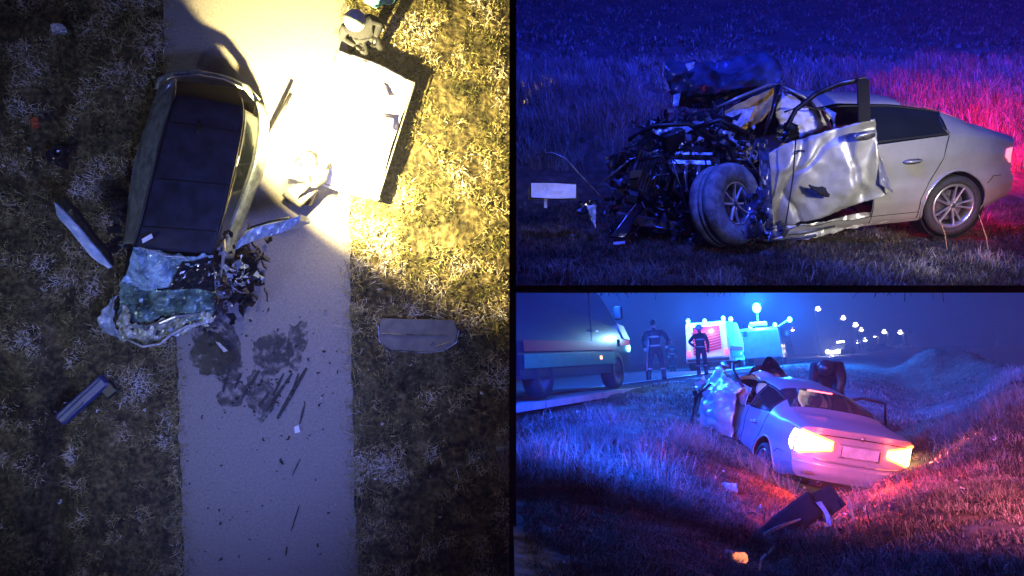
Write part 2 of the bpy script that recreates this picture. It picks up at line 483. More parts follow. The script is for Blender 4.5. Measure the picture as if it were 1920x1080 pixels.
def blades(name, x, y, z, h, w, tone, m, M, lean=0.5, wind=(0, 0), label=None, seed=3):
    """dry grass blades: each a bent tapering strip"""
    g = np.random.default_rng(seed); n = len(x)
    a = g.uniform(0, 2 * np.pi, n); dx, dy = np.cos(a), np.sin(a)
    b = g.uniform(0, 2 * np.pi, n); L = lean * g.uniform(0.1, 1.3, n)
    lx = np.cos(b) * L + wind[0]; ly = np.sin(b) * L + wind[1]
    P = np.stack([x, y, z], -1)
    base = P - np.array([0, 0, .02])
    mid = P + np.stack([lx * h * .35, ly * h * .35, h * .6], -1)
    tip = P + np.stack([lx * h * 1.1, ly * h * 1.1, h * np.clip(1.0 - .35 * L, .2, 1)], -1)
    wv = np.stack([dx, dy, dx * 0], -1) * (w / 2)[:, None]
    V = np.stack([base - wv, base + wv, mid + wv * .8, mid - wv * .8, tip], 1).reshape(-1, 3)
    i = np.arange(n) * 5
    Q = np.stack([i, i + 1, i + 2, i + 3], -1); Tt = np.stack([i + 3, i + 2, i + 4], -1)
    o = np_mesh(name, V, Q, m, M, smooth=False, tri=Tt, attr=np.repeat(tone, 5))
    tag(o, label, 'grass', kind='stuff')
    return o

# ------------------------------------------------------------------ black boards between the three stages
def board(name, lo, hi, label):
    c = [(a + b) / 2 for a, b in zip(lo, hi)]; s = [b - a for a, b in zip(lo, hi)]
    o = MB().box(c, s, bevel=0.002).build(name, MT['black_panel'])
    return tag(o, label, 'partition', kind='structure')
PX0, PX1 = -0.020, 0.032
board('partition_wall', (PX0, 6.0, -9), (PX1, D1 - 0.02, 9), 'tall black upright board dividing the overhead scene from the two right hand scenes')
board('divider_floor', (PX1 + .001, 6.0, -0.036), (14, 7.06, 0.020), 'black level board between the upper and lower scenes on the right')
# ================================================================== STAGE 1: ground from above
def h1(x, y):
    px = 960 + x * F / D1; py = 540 - y * F / D1
    onpath = sstep(300, 318, px) * (1 - sstep(655, 680, px))
    r = .10 * (fbm(x * 2.2, y * 2.2, 3) - .5) + .05 * (fbm(x * 7, y * 7, 5) - .5)
    rut = np.exp(-((px - 85 - 12 * np.sin(py / 90)) / 26) ** 2) * sstep(560, 760, py) + .5 * np.exp(-((px - 95) / 30) ** 2)
    rut = rut + np.exp(-((py - 750) / 26) ** 2) * (1 - sstep(110, 170, px))
    rut = rut + .22 * np.exp(-((px - 775) / 16) ** 2) * sstep(660, 700, py)
    return r * (1 - onpath) - .34 * rut * (1 - onpath) - .05 * onpath
gx, gy = np.meshgrid(np.linspace(-13, -0.03, 300), np.linspace(-8.5, 8.5, 380))
g1 = grid_mesh('ground', gx, gy, h1(gx, gy),
               ground_mat('rough_verge_soil', [(.38, (.010, .010, .007)), (.48, (.05, .042, .02)), (.58, (.14, .115, .05)), (.70, (.30, .26, .18))], 2.2, 12, 1.0), M1)
tag(g1, 'rough grassy verge seen from above', kind='structure')

def path_poly(l, r, z, name, m, label, th=.05):
    L = [A(px, py, z) for px, py in l]; Rr = [A(px, py, z) for px, py in r]
    o = MB().poly(L + list(reversed(Rr)), th=-th).build(name, m, M=M1)
    return tag(o, label, kind='structure')
pl = [(296, -260), (302, 0), (312, 200), (322, 420), (330, 640), (338, 860), (344, 1080), (350, 1340)]
pr = [(652, -260), (652, 0), (655, 260), (657, 480), (660, 700), (665, 900), (670, 1080), (676, 1340)]
def rough_edge(e, sgn, seed):
    out = []
    for (x0, y0), (x1, y1) in zip(e[:-1], e[1:]):
        n = int((y1 - y0) / 7)
        for q in range(n):
            f = q / n; x, y = x0 + (x1 - x0) * f, y0 + (y1 - y0) * f
            out.append((x + sgn * (5 * noise.noise(Vector((y / 40, seed, 0))) + 4 * abs(noise.noise(Vector((y / 11, seed, 3))))), y))
    return out + [e[-1]]
pl, pr = rough_edge(pl, 1, 2.0), rough_edge(pr, -1, 9.0)
path_poly(pl, pr, 0.0, 'path', MT['concrete'], 'narrow paved path running past the crashed car', .2)

def blob(name, cx, cy, rx, ry, m, label, z=0.004, seed=0, rot=0, cat='stain', n=40, M=None):
    pts = []
    for i in range(n):
        a = 2 * math.pi * i / n
        q = 1 + .35 * noise.noise(Vector((math.cos(a) * 1.6 + seed, math.sin(a) * 1.6, seed))) + .18 * noise.noise(Vector((math.cos(a) * 6, math.sin(a) * 6, seed)))
        dx, dy = math.cos(a) * rx * q, math.sin(a) * ry * q
        c, s = math.cos(R(rot)), math.sin(R(rot))
        pts.append(A(cx + dx * c - dy * s, cy + dx * s + dy * c, z))
    o = MB().poly(pts, th=-0.002).build(name, m, M=M1)
    return tag(o, label, cat, kind='structure')
MT['damp'] = soft_stain('damp_stain', (.05, .048, .052), .5, 5.0)
MT['oil'] = soft_stain('oil_stain', (.015, .015, .017), .3, 7.0, .36, .52)
rs = random.Random(5)
for i in range(10):
    blob('stain', rs.gauss(455, 50), rs.gauss(655, 38), rs.uniform(14, 34), rs.uniform(18, 50), MT['damp'], 'irregular dark damp patches on the path below the wreck', .004 + i * .0006, rs.uniform(0, 50), rs.uniform(-30, 30), n=36)
blob('stain', 396, 664, 42, 36, MT['oil'], 'black oil puddle on the path edge', .016, 5)
MT['skid'] = soft_stain('scrape_stain', (.03, .03, .033), .7, 9.0, .34, .50)
sk = [((575, 690), (520, 785), 9), ((548, 700), (500, 770), 7), ((505, 735), (485, 762), 6), ((572, 755), (562, 795), 5), ((532, 700), (512, 742), 6), ((470, 716), (452, 752), 5), ((520, 742), (508, 772), 5), ((486, 694), (470, 722), 6), ((560, 700), (548, 735), 5), ((430, 690), (418, 735), 7),
      ((452, 700), (440, 728), 5), ((563, 860), (548, 892), 3), ((561, 948), (546, 996), 3), ((538, 1025), (536, 1042), 4)]
for i, (a, b, w) in enumerate(sk):
    d = Vector((b[0] - a[0], b[1] - a[1])); nn = Vector((-d.y, d.x)).normalized() * w / 2
    pts = []
    for t in (0, .2, .5, .8, 1):
        ww = .35 + .65 * math.sin(math.pi * (t * .8 + .1)); pts.append((a[0] + d.x * t + nn.x * ww, a[1] + d.y * t + nn.y * ww))
    for t in (1, .8, .5, .2, 0):
        ww = .35 + .65 * math.sin(math.pi * (t * .8 + .1)) * .8; pts.append((a[0] + d.x * t - nn.x * ww, a[1] + d.y * t - nn.y * ww))
    o = MB().poly([A(p[0], p[1], .019) for p in pts], th=-.002).build('skid_mark', MT['skid'], M=M1)
    tag(o, 'short dark scrape mark on the path', 'mark', kind='structure')

# grass of stage 1
g = np.random.default_rng(11)
def field1(n, x0, x1, y0, y1, hh, ww, seed):
    g = np.random.default_rng(seed)
    px = g.uniform(x0, x1, n); py = g.uniform(y0, y1, n)
    jit = 26 * (fbm(py / 18, px * 0, seed + 4) - .5) + g.normal(0, 4, n)
    onp = (px > 308 + py * .03 + jit) & (px < 648 + py * .014 + jit)
    rut = np.exp(-((px - 88) / 22) ** 2) * (py > 600) + np.exp(-((py - 750) / 22) ** 2) * (px < 140)
    clump = fbm(px / 26, py / 26, seed) + .25 * (fbm(px / 110, py / 110, seed + 2) - .5)
    keep = (~onp) & (g.uniform(0, 1, n) > rut * 1.3) & (clump > .38)
    px, py, clump = px[keep], py[keep], clump[keep]
    x = (px - 960) * D1 / F; y = (540 - py) * D1 / F
    tone = np.clip(.18 + (fbm(px / 45, py / 45, seed + 7) - .36) * 1.9 + .16 * g.normal(0, 1, len(x)) + (clump - .5) * 1.4, 0, 1)
    h = hh * (.5 + clump) * g.uniform(.5, 1.3, len(x))
    m_ = x < -0.06
    return x[m_], y[m_], h1(x, y)[m_], h[m_], (ww * g.uniform(.6, 1.4, len(x)))[m_], tone[m_]
gm1 = grass_mat('verge_grass', [(0, (.05, .055, .02)), (.25, (.16, .155, .05)), (.5, (.34, .29, .11)), (.75, (.52, .45, .28)), (1, (.64, .62, .60))])
blades('grass', *field1(260000, -420, 960, -380, 1450, .065, .013, 4), gm1, M1, lean=1.6, label='rough mottled grass verge on both sides of the path')

gf = np.random.default_rng(77); nf = 16000
sd_ = gf.integers(0, 2, nf); pyf = gf.uniform(-350, 1420, nf)
xe = np.where(sd_ == 0, 304 + pyf * .036, 652 + pyf * .016)
off = np.abs(gf.normal(0, 1, nf)) * (4 + 16 * fbm(pyf / 22, sd_ * 9.0, 6)) * np.where(gf.uniform(0, 1, nf) < .35, 1, -.8)
pxf = xe + np.where(sd_ == 0, 1, -1) * off
kf = fbm(pyf / 16, sd_ * 5.0, 8) > .33
xf, yf = ((pxf - 960) * D1 / F)[kf], ((540 - pyf) * D1 / F)[kf]
blades('grass', xf, yf, xf * 0 + .004, .07 * gf.uniform(.4, 1.4, len(xf)), .010 * gf.uniform(.6, 1.3, len(xf)), np.clip(gf.normal(.45, .25, len(xf)), 0, 1), gm1, M1, lean=1.6, label='ragged grass creeping over both edges of the path')
# ================================================================== STAGE 2: field rising behind the wreck
def h2(x, y):
    b = 1.3 * sstep(10.3, 14.2, y) + np.maximum(0, y - 13.6) * .175
    dip = -.12 * np.exp(-((y - 10.2) / .8) ** 2)
    rough = .10 * (fbm(x * 1.3, y * 1.3, 8) - .5) + .06 * (fbm(x * 5, y * 5, 9) - .5)
    return b + dip + rough
yy = np.concatenate([np.linspace(6.62, 18, 176), 18 * (140 / 18) ** (np.linspace(0.01, 1, 90))])
u = np.linspace(0, 1, 260)
Yg = np.repeat(yy[:, None], 260, 1); Xg = .04 + u[None, :] * (yy[:, None] * .95 + 2.5)
g2 = grid_mesh('field', Xg, Yg, h2(Xg, Yg),
               ground_mat('dark_field_soil', [(.35, (.02, .016, .012)), (.5, (.06, .045, .03)), (.65, (.13, .10, .07))], 1.2, 8, 0.9), M2)
tag(g2, 'dark ploughed field rising behind the wreck', kind='structure')
def field2(n, y0, y1, hh, ww, seed, thr=.42, tonebase=.25, pw=1.0):
    g = np.random.default_rng(seed)
    y = y0 + (y1 - y0) * g.uniform(0, 1, n) ** pw
    x = .08 + g.uniform(0, 1, n) * (y * .72 + .6)
    c = fbm(x * 1.6, y * 1.6, seed)
    c2 = fbm(x * 6, y * 6, seed + 1)
    k = (c * .6 + c2 * .5) > thr
    x, y, c, c2 = x[k], y[k], c[k], c2[k]
    h = hh * (.35 + c * .8) * g.uniform(.4, 1.4, len(x))
    tone = np.clip(tonebase + (c2 - .4) * .9 + .2 * g.normal(0, 1, len(x)), 0, 1)
    return x, y, h2(x, y), h, ww * g.uniform(.6, 1.3, len(x)), tone
gm2 = grass_mat('dry_field_grass', [(0, (.02, .02, .012)), (.35, (.10, .08, .05)), (.65, (.24, .20, .14)), (1, (.42, .37, .29))])
blades('grass', *field2(90000, 6.75, 10.8, .085, .006, 21, .47, .10), gm2, M2, lean=1.5, label='short dark grass around and in front of the side-on wreck')
blades('grass', *field2(90000, 11.6, 16.5, .38, .008, 22, .47, .45), gm2, M2, lean=.8, wind=(-.15, 0), label='tall dry grass band on the bank behind the side-on wreck')
blades('grass', *field2(70000, 16, 45, .14, .03, 23, .52, .22, 1.4), gm2, M2, lean=1.6, label='thin frosted grass across the field at the back')

# ================================================================== STAGE 3: road bank, ditch and mounds
E0, E1 = G(968, 747, 1.2), G(1400, 691, 1.2)
RD = Vector((E1.x - E0.x, E1.y - E0.y, 0)).normalized()          # along the road
RN = Vector((-RD.y, RD.x, 0))                                   # away from the camera, to the left
if RN.x > 0: RN = -RN
def road_s(x, y):                                               # distance beyond the road edge
    return (x - E0.x) * RN.x + (y - E0.y) * RN.y
def along(x, y): return (x - E0.x) * RD.x + (y - E0.y) * RD.y
DP = [G(1440, 1075, -.2), G(1560, 960, -.35), G(1660, 860, -.35), G(1720, 800, -.3), G(1700, 740, -.2), G(1665, 700, 0)]
DX = np.array([p.x for p in DP]); DY = np.array([p.y for p in DP])
o_ = np.argsort(DY); DX, DY = DX[o_], DY[o_]
print('ditch', DX, DY, 'road', E0, E1)
def ditch_x(y):
    y = np.asarray(y, float)
    base = np.interp(y, DY, DX)
    return np.where(y > DY[-1], DX[-1] + (y - DY[-1]) * .46, np.where(y < DY[0], DX[0] - (DY[0] - y) * .12, base))
def h3(x, y):
    x = np.asarray(x, float); y = np.asarray(y, float)
    s = road_s(x, y)
    h = 1.17 * sstep(-13, -0.4, s) - 0.05 * sstep(0, 1, s)
    d = x - ditch_x(y)
    fade = 1 - sstep(30, 60, y)
    near = 1 - sstep(13, 20, y)
    h = h - .28 * near
    h = h - (.38 * np.exp(-(d / 1.0) ** 2)) * fade
    h = h + (.75 * np.exp(-((d - 2.9) / 1.0) ** 2) - .15 * np.exp(-((d - 4.4) / .5) ** 2) + .40 * np.exp(-((d - 6.0) / 1.4) ** 2)) * fade * sstep(8.5, 11, y)
    h = h - .30 * np.exp(-((x - 3.9) / 1.3) ** 2 - ((y - 11.6) / 2.6) ** 2)
    h = h + .18 * sstep(.8, 2.4, d) * (1 - sstep(8, 10, y))
    h = h + .12 * np.exp(-((x - 1.2) / 1.3) ** 2 - ((y - 8.4) / 1.0) ** 2)
    h = h + 1.15 * np.exp(-(((x - MO.x) / 1.3) ** 2 + ((y - MO.y) / 2.0) ** 2))
    r = .16 * (fbm(x * .9, y * .9, 31) - .5) + .09 * (fbm(x * 3.2, y * 3.2, 33) - .5)
    return h + r * (1 - sstep(-1.2, -.3, s)) - .15 * sstep(.02, .3, s)
MO = G(1740, 700, 0.6)
print('mound', MO)
yy = 4.0 * (900 / 4.0) ** (np.linspace(0, 1, 440))
u = np.linspace(0, 1, 300)
Yg = np.repeat(yy[:, None], 300, 1)
xl = np.where(yy < 13.4, -.06, -.06 - (yy - 13.4) * .5)
Xg = xl[:, None] + u[None, :] * (yy[:, None] * .95 + 2.5 - xl[:, None])
gg3 = grid_mesh('verge', Xg, Yg, h3(Xg, Yg),
                ground_mat('frosty_verge_soil', [(.35, (.02, .018, .014)), (.5, (.07, .06, .045)), (.65, (.16, .14, .11))], .9, 5, 0.9), M3)
tag(gg3, 'dark rough verge with a ditch below the road', kind='structure')
def strip(name, s0, s1, a0, a1, z, m, label, n=60, th=.12):
    rows = []
    vs = []; fs = []
    for i in range(n + 1):
        a = a0 + (a1 - a0) * (i / n) ** 2
        for s in (s0, s1):
            p = E0 + RD * a + RN * s
            vs.append((p.x, p.y, z)); vs.append((p.x, p.y, z - th))
    for i in range(n):
        b = i * 4
        fs += [(b, b + 4, b + 6, b + 2), (b + 1, b + 3, b + 7, b + 5), (b, b + 1, b + 5, b + 4), (b + 2, b + 6, b + 7, b + 3)]
    o = link_mesh(name, vs, fs, m, M=M3)
    return tag(o, label, kind='structure')
a_min = -1.5
strip('road', 0.0, 9.0, a_min, 700, 1.20, MT['asphalt'], 'raised road on the left with emergency vehicles on it')
strip('road_edge_line', .25, .42, a_min, 500, 1.204, MT['reflect'], 'white painted line along the near road edge', th=.003)
strip('pavement', -1.05, -.02, -2.4, 300, 1.16, MT['kerb'], 'pale kerbside strip beside the road')

def field3(n, y0, y1, hh, ww, seed, thr=.46, pw=1.6, cond=None, tb=.25):
    g = np.random.default_rng(seed)
    y = y0 + (y1 - y0) * g.uniform(0, 1, n) ** pw
    x = .02 + g.uniform(0, 1, n) * (y * .72 + .6)
    c = fbm(x * 1.1, y * 1.1, seed); c2 = fbm(x * 4.5, y * 4.5, seed + 1)
    k = ((c * .55 + c2 * .5) > thr) & (road_s(x, y) < -1.15)
    if cond is not None: k &= cond(x, y)
    x, y, c, c2 = x[k], y[k], c[k], c2[k]
    h = hh * (.25 + c ** 2 * 2.2) * g.uniform(.35, 1.5, len(x)) * np.where(g.uniform(0, 1, len(x)) > .985, 2.6, 1.0)
    h = h * (1 - .6 * np.exp(-((x - 3.2) / .9) ** 2 - ((y - 10.6) / 2.0) ** 2))
    tone = np.clip(tb + (c2 - .4) * 1.0 + .2 * g.normal(0, 1, len(x)), 0, 1)
    return x, y, h3(x, y), h, ww * g.uniform(.6, 1.4, len(x)), tone
gm3 = grass_mat('frosty_verge_grass', [(0, (.03, .028, .018)), (.35, (.13, .11, .08)), (.65, (.28, .25, .20)), (1, (.46, .42, .36))])
def carhole(x, y):
    return ~((np.abs(x - (4.74 - (y - 11.1) * .05)) < .90) & (y > 11.0) & (y < 15.5)) & ~((np.abs(x - 2.95) < .75) & (y > 7) & (y < 8.7) & (np.sin(x * 37 + y * 51) > -.6))
blades('grass', *field3(135000, 4.6, 11.8, .085, .0045, 41, .36, 1.0, lambda x, y: (x < ditch_x(y) + .3) & carhole(x, y)), gm3, M3, lean=2.2, wind=(.4, -.1), label='tangled dry grass in front of the car in the ditch')
blades('grass', *field3(130000, 4.6, 15, .10, .007, 42, .36, 1.0, lambda x, y: (x > ditch_x(y) + .1) & carhole(x, y), tb=.45), gm3, M3, lean=1.5, wind=(-.2, -.2), label='matted dry grass over the near bank on the right')
blades('grass', *field3(80000, 11.5, 40, .10, .014, 43, .50, 1.5, carhole), gm3, M3, lean=1.8, label='patchy short grass between the ditch and the road')
# taller tufts
def tufts(cs, n, r, hh, ww, seed, M, hf, m, label, lean=1.3):
    g = np.random.default_rng(seed); X = []; Y = []
    for (cx, cy, rr) in cs:
        k = int(n * rr * rr * 4)
        a = g.uniform(0, 2 * np.pi, k); q = np.abs(g.normal(0, .5, k)) * rr * r
        X.append(cx + np.cos(a) * q); Y.append(cy + np.sin(a) * q)
    x = np.concatenate(X); y = np.concatenate(Y)
    return blades('grass', x, y, hf(x, y), hh * g.uniform(.4, 1.4, len(x)), ww * g.uniform(.6, 1.4, len(x)), np.clip(g.normal(.75, .2, len(x)), 0, 1), m, M, lean=lean, label=label, seed=seed)
cs = []
for px, py, rr in ((1840, 800, .6), (1800, 815, .45), (1870, 830, .5), (1905, 770, .5), (1290, 930, .4), (1310, 905, .3), (1150, 900, .35), (1120, 960, .4), (1040, 1000, .4),
                   (1220, 980, .35), (1010, 1040, .35), (1100, 1050, .35), (1430, 930, .3), (1620, 960, .3), (1250, 1030, .3)):
    p = G(px, py, .25 if px > 1700 else -.1); cs.append((p.x, p.y, rr))
tufts(cs, 800, 1.6, .32, .0045, 51, M3, h3, gm3, 'tall wispy dry grass tufts standing above the verge')
cs = []
for px, py, rr in ((1740, 232, .3), (1755, 245, .3), (1850, 215, .35), (1040, 500, .3), (1120, 520, .4), (1180, 505, .3), (1560, 500, .3), (1850, 490, .35), (1720, 500, .25), (1350, 520, .3), (1640, 520, .3)):
    p = B(px, py, z=.05) if py > 300 else B(px, py, d=10.6); cs.append((p.x, p.y, rr))
tufts(cs, 900, 1.3, .13, .005, 52, M2, h2, gm2, 'frosted grass tufts around the side-on wreck')
# ================================================================== the silver saloon (used side-on and from behind)
def sm(xs, ys):
    X = np.linspace(-.5, 5.5, 601); Yv = np.interp(X, xs, ys)
    k = np.exp(-np.linspace(-2, 2, 31) ** 2); k /= k.sum()
    Yp = np.pad(Yv, 15, mode='edge'); Ys = np.convolve(Yp, k, 'valid')
    return lambda y: float(np.interp(y, X, Ys))
cW = sm([0, .3, .8, 1.3, 2, 3, 4], [.86, .885, .915, .93, .93, .925, .915])
cZb = sm([0, .3, .7, 1.5, 4], [.36, .30, .25, .20, .20])
cZs = sm([0, .5, 1, 1.5, 2.5, 3.5], [.93, .97, .985, .965, .93, .90])
cZr = sm([0, .1, .5, .8, 1.25, 1.7, 2.2, 2.7, 3.1, 3.6], [1.035, 1.06, 1.10, 1.13, 1.31, 1.42, 1.465, 1.47, 1.43, 1.20])
cXt = sm([0, .6, .9, 1.3, 1.7, 2.5, 3.2], [.74, .73, .69, .63, .60, .60, .60])
cDt = sm([0, .7, 1.2, 1.7, 3.0], [.03, .035, .075, .10, .10])
LOWF = [0, .08, .3, .52, .60, .8, 1.0]; LOWX = [.90, .955, 1.0, 1.0, .985, .985, .945]
ROFF_Z = [.25, .40, .46, .60, .625, .80, .93, 1.03, 1.06]; ROFF_Y = [.12, .03, .0, .0, .055, .065, .045, .02, .05]
def sec(u, t):
    W, zb, zs, zr, xt = cW(u), cZb(u), cZs(u), cZr(u), cXt(u)
    if t <= .5:
        f = t / .5
        return W * float(np.interp(f, LOWF, LOWX)), zb + (zs - zb) * f
    xb = W * .945; zt = zr - cDt(u); zt = max(zt, zs + .004)
    if t <= .75:
        f = (t - .5) / .25
        return xb + (xt - xb) * f + .03 * math.sin(math.pi * f), zs + (zt - zs) * f
    f = (t - .75) / .25
    a = f * math.pi / 2
    return xt * math.cos(a) ** .9 if f < 1 else 0.0, zt + (zr - zt) * math.sin(a) ** 1.2
def yo(x, z):
    return float(np.interp(z, ROFF_Z, ROFF_Y)) + .22 * min(1.0, abs(x) / .86) ** 4
def S(u, t, side, off=0.0):
    x, z = sec(u, t)
    b = 1 - float(sstep(0, .8, u))
    y = u + yo(x, z) * b
    if off:
        x2, z2 = sec(u, min(1, t + .01)); x1, z1 = sec(u, max(0, t - .01))
        d = Vector((x2 - x1, z2 - z1)); nn = Vector((d.y, -d.x)).normalized()
        x += nn.x * off; z += nn.y * off
    return Vector((side * x, y, z))
def t_of_z(u, z):
    return min(.5, max(0, .5 * (z - cZb(u)) / (cZs(u) - cZb(u))))
def rearP(x, z, off=0.0):
    return Vector((x, yo(x, z) - off, z))
WC, WR = (1.10, .335), .365      # rear wheel centre and arch radius

def make_saloon(root, paint, umax=3.3, left_door_open=False, crush=None, keep=None):
    tlist = sorted(set([round(x, 5) for x in list(np.linspace(0, .5, 21)) + list(np.linspace(.5, .75, 9)) + list(np.linspace(.75, 1, 11))]))
    ulist = list(np.arange(0, umax + .001, .04))
    nt, nu = len(tlist), len(ulist)
    def post(v):
        return crush(v) if crush else v
    pools = {}
    def vid(pool, key, v):
        vs, ix, fs = pools.setdefault(pool, ([], {}, []))
        if key not in ix: ix[key] = len(vs); vs.append(v)
        return ix[key]
    def P(i, j, side):
        v = S(ulist[i], tlist[j], side)
        dy, dz = v.y - WC[0], v.z - WC[1]; r = math.hypot(dy, dz)
        if tlist[j] <= .5 and WR - .035 < r < WR + .02:
            k = WR / r; v.y = WC[0] + dy * k; v.z = WC[1] + dz * k
        return v
    for side in (-1, 1):
        for i in range(nu - 1):
            for j in range(nt - 1):
                u, t = (ulist[i] + ulist[i + 1]) / 2, (tlist[j] + tlist[j + 1]) / 2
                c = (P(i, j, side) + P(i + 1, j, side) + P(i, j + 1, side) + P(i + 1, j + 1, side)) / 4
                if t < .5 and math.hypot(c.y - WC[0], c.z - WC[1]) < WR - .004: continue
                pool = 'body_shell'
                if t > .75 and .96 < u < 1.60: pool = 'rear_window'
                elif t > .75 and u >= 1.60: pool = 'roof'
                elif t > .75: pool = 'trunk_lid'
                elif t < .5 and c.z < .62 and u < .5: pool = 'rear_bumper'
                elif t < .5 and 1.50 < u < 2.03 and c.z > .34: pool = 'rear_door' + ('|' if side > 0 else '')
                if .51 < t < .735 and 1.20 < u < 2.0: pool = 'rear_side_window' + ('|' if side > 0 else '')
                if .51 < t < .735 and 2.06 < u < 2.95: pool = 'front_side_window' + ('|' if side > 0 else '')
                if keep and not keep(side, u, t, c): continue
                ks = [(i, j), (i + 1, j), (i + 1, j + 1), (i, j + 1)]
                ids = [vid(pool, (side if tlist[b] < 1 else 0, a, b), post(P(a, b, side))) for a, b in ks]
                if side > 0: ids.reverse()
                if len(set(ids)) == 4: pools[pool][2].append(tuple(ids))
                else:
                    w = []
                    for q in ids:
                        if q not in w: w.append(q)
                    if len(w) == 3: pools[pool][2].append(tuple(w))
    # rear face
    ns = 28
    for j in range(nt - 1):
        if tlist[j] > .999: continue
        for k in range(ns):
            def RP(jj, kk):
                x0, z = sec(0, tlist[jj]); s = -1 + 2 * kk / ns; x = x0 * s
                return rearP(x, z)
            vs = [RP(j, k), RP(j, k + 1), RP(j + 1, k + 1), RP(j + 1, k)]
            cz = (vs[0].z + vs[2].z) / 2
            pool = 'rear_bumper' if cz < .62 else ('trunk_lid' if (cz > .64 and abs(vs[0].x) < .66) else 'body_shell')
            ids = [vid(pool, ('r', a, b), post(RP(a, b))) for a, b in ((j, k), (j, k + 1), (j + 1, k + 1), (j + 1, k))]
            pools[pool][2].append(tuple(ids))
    out = {}
    mats = {'rear_window': MT['clear_glass'], 'rear_side_window': MT['glass'], 'front_side_window': MT['glass']}
    for k, (vs, ix, fs) in pools.items():
        kk = k.strip('|')
        if fs: out[k] = link_mesh(kk, vs, fs, mats.get(kk, paint), root, smooth=True)
    # dark gaps and trims projected on the skin
    def line(name, uz, side, m, r=.005, off=.001, flat=1):
        pts = []
        for a, b in zip(uz[:-1], uz[1:]):
            n = max(2, int(math.hypot(a[0] - b[0], (a[1] - b[1])) / .05))
            for q in range(n): f = q / n; pts.append((a[0] * (1 - f) + b[0] * f, a[1] * (1 - f) + b[1] * f))
        pts.append(uz[-1])
        P_ = [post(S(u, t_of_z(u, z), side, off)) for u, z in pts]
        return MB().tube(P_, r, 5).build(name, m, root)
    for side in ((1,) if left_door_open else (-1, 1)) if False else (-1, 1):
        line('door_gap', [(1.20, .975), (1.27, .80), (1.42, .62), (1.50, .45), (1.50, .24)], side, MT['liner'])
        line('door_gap', [(2.03, .95), (2.03, .24)], side, MT['liner'])
        line('sill_line', [(1.50, .31), (umax - .1, .31)], side, MT['liner'], .004)
        line('bumper_gap', [(.30, .62), (.62, .62), (.74, .55)], side, MT['liner'], .004)
    # window trim
    for side in (-1, 1):
        for tt, nm in ((.515, 'window_trim'), (.735, 'window_trim')):
            P_ = [post(S(u, tt, side, .004)) for u in np.arange(1.20, min(umax, 2.95), .08)]
            MB().tube(P_, .009, 5).build(nm, MT['plastic'], root)
        P_ = [post(S(1.20 + .05 * math.sin(math.pi * f), .515 + .22 * f, side, .004)) for f in np.linspace(0, 1, 8)]
        MB().tube(P_, .014, 6).build('window_trim', MT['plastic'], root)
        P_ = [post(S(2.03, .51 + .235 * f, side, .006)) for f in np.linspace(0, 1, 8)]
        MB().tube(P_, .030, 6, flat=.5).build('door_pillar', MT['plastic'], root)
    # wheel arch lips, inner arch
    for side in (-1, 1):
        pts = []
        for a in np.linspace(-20, 200, 26):
            y = WC[0] + (WR + .002) * math.cos(R(a)); z = WC[1] + (WR + .002) * math.sin(R(a))
            u = y; v = S(u, t_of_z(u, z), side); pts.append(post(Vector((v.x + side * .004, y, z))))
        MB().tube(pts, .012, 6).build('arch_lip', paint, root, smooth=True)
        mb = MB(); prof = [(WR + .01, 0), (WR + .01, .26), (.1, .26), (.1, .25), (WR, .25), (WR, 0)]
        Mx = T((side * .62, WC[0], WC[1])) @ Matrix.Rotation(R(90) * side, 4, 'Y')
        mb.lathe([(WR, -.02), (WR, .26), (WR + .008, .26), (WR + .008, -.02)], 28, Mx)
        mb.lathe([(.02, -.02), (WR, -.02), (WR, -.01), (.02, -.01)], 28, Mx)
        mb.build('wheel_well', MT['liner'], root)
    # handles
    for side in (-1, 1):
        v = post(S(1.62, t_of_z(1.62, .80), side, .012))
        MB().ell(v, (.012, .11, .030)).build('handle_recess', MT['steel'], root, smooth=True)
        MB().tube([v + Vector((side * .01, -.10, .0)), v + Vector((side * .032, -.03, .004)), v + Vector((side * .032, .04, .004)), v + Vector((side * .01, .10, 0))], [.012, .016, .016, .012], 8, flat=.7).build('door_handle', paint, root, smooth=True)
    return out

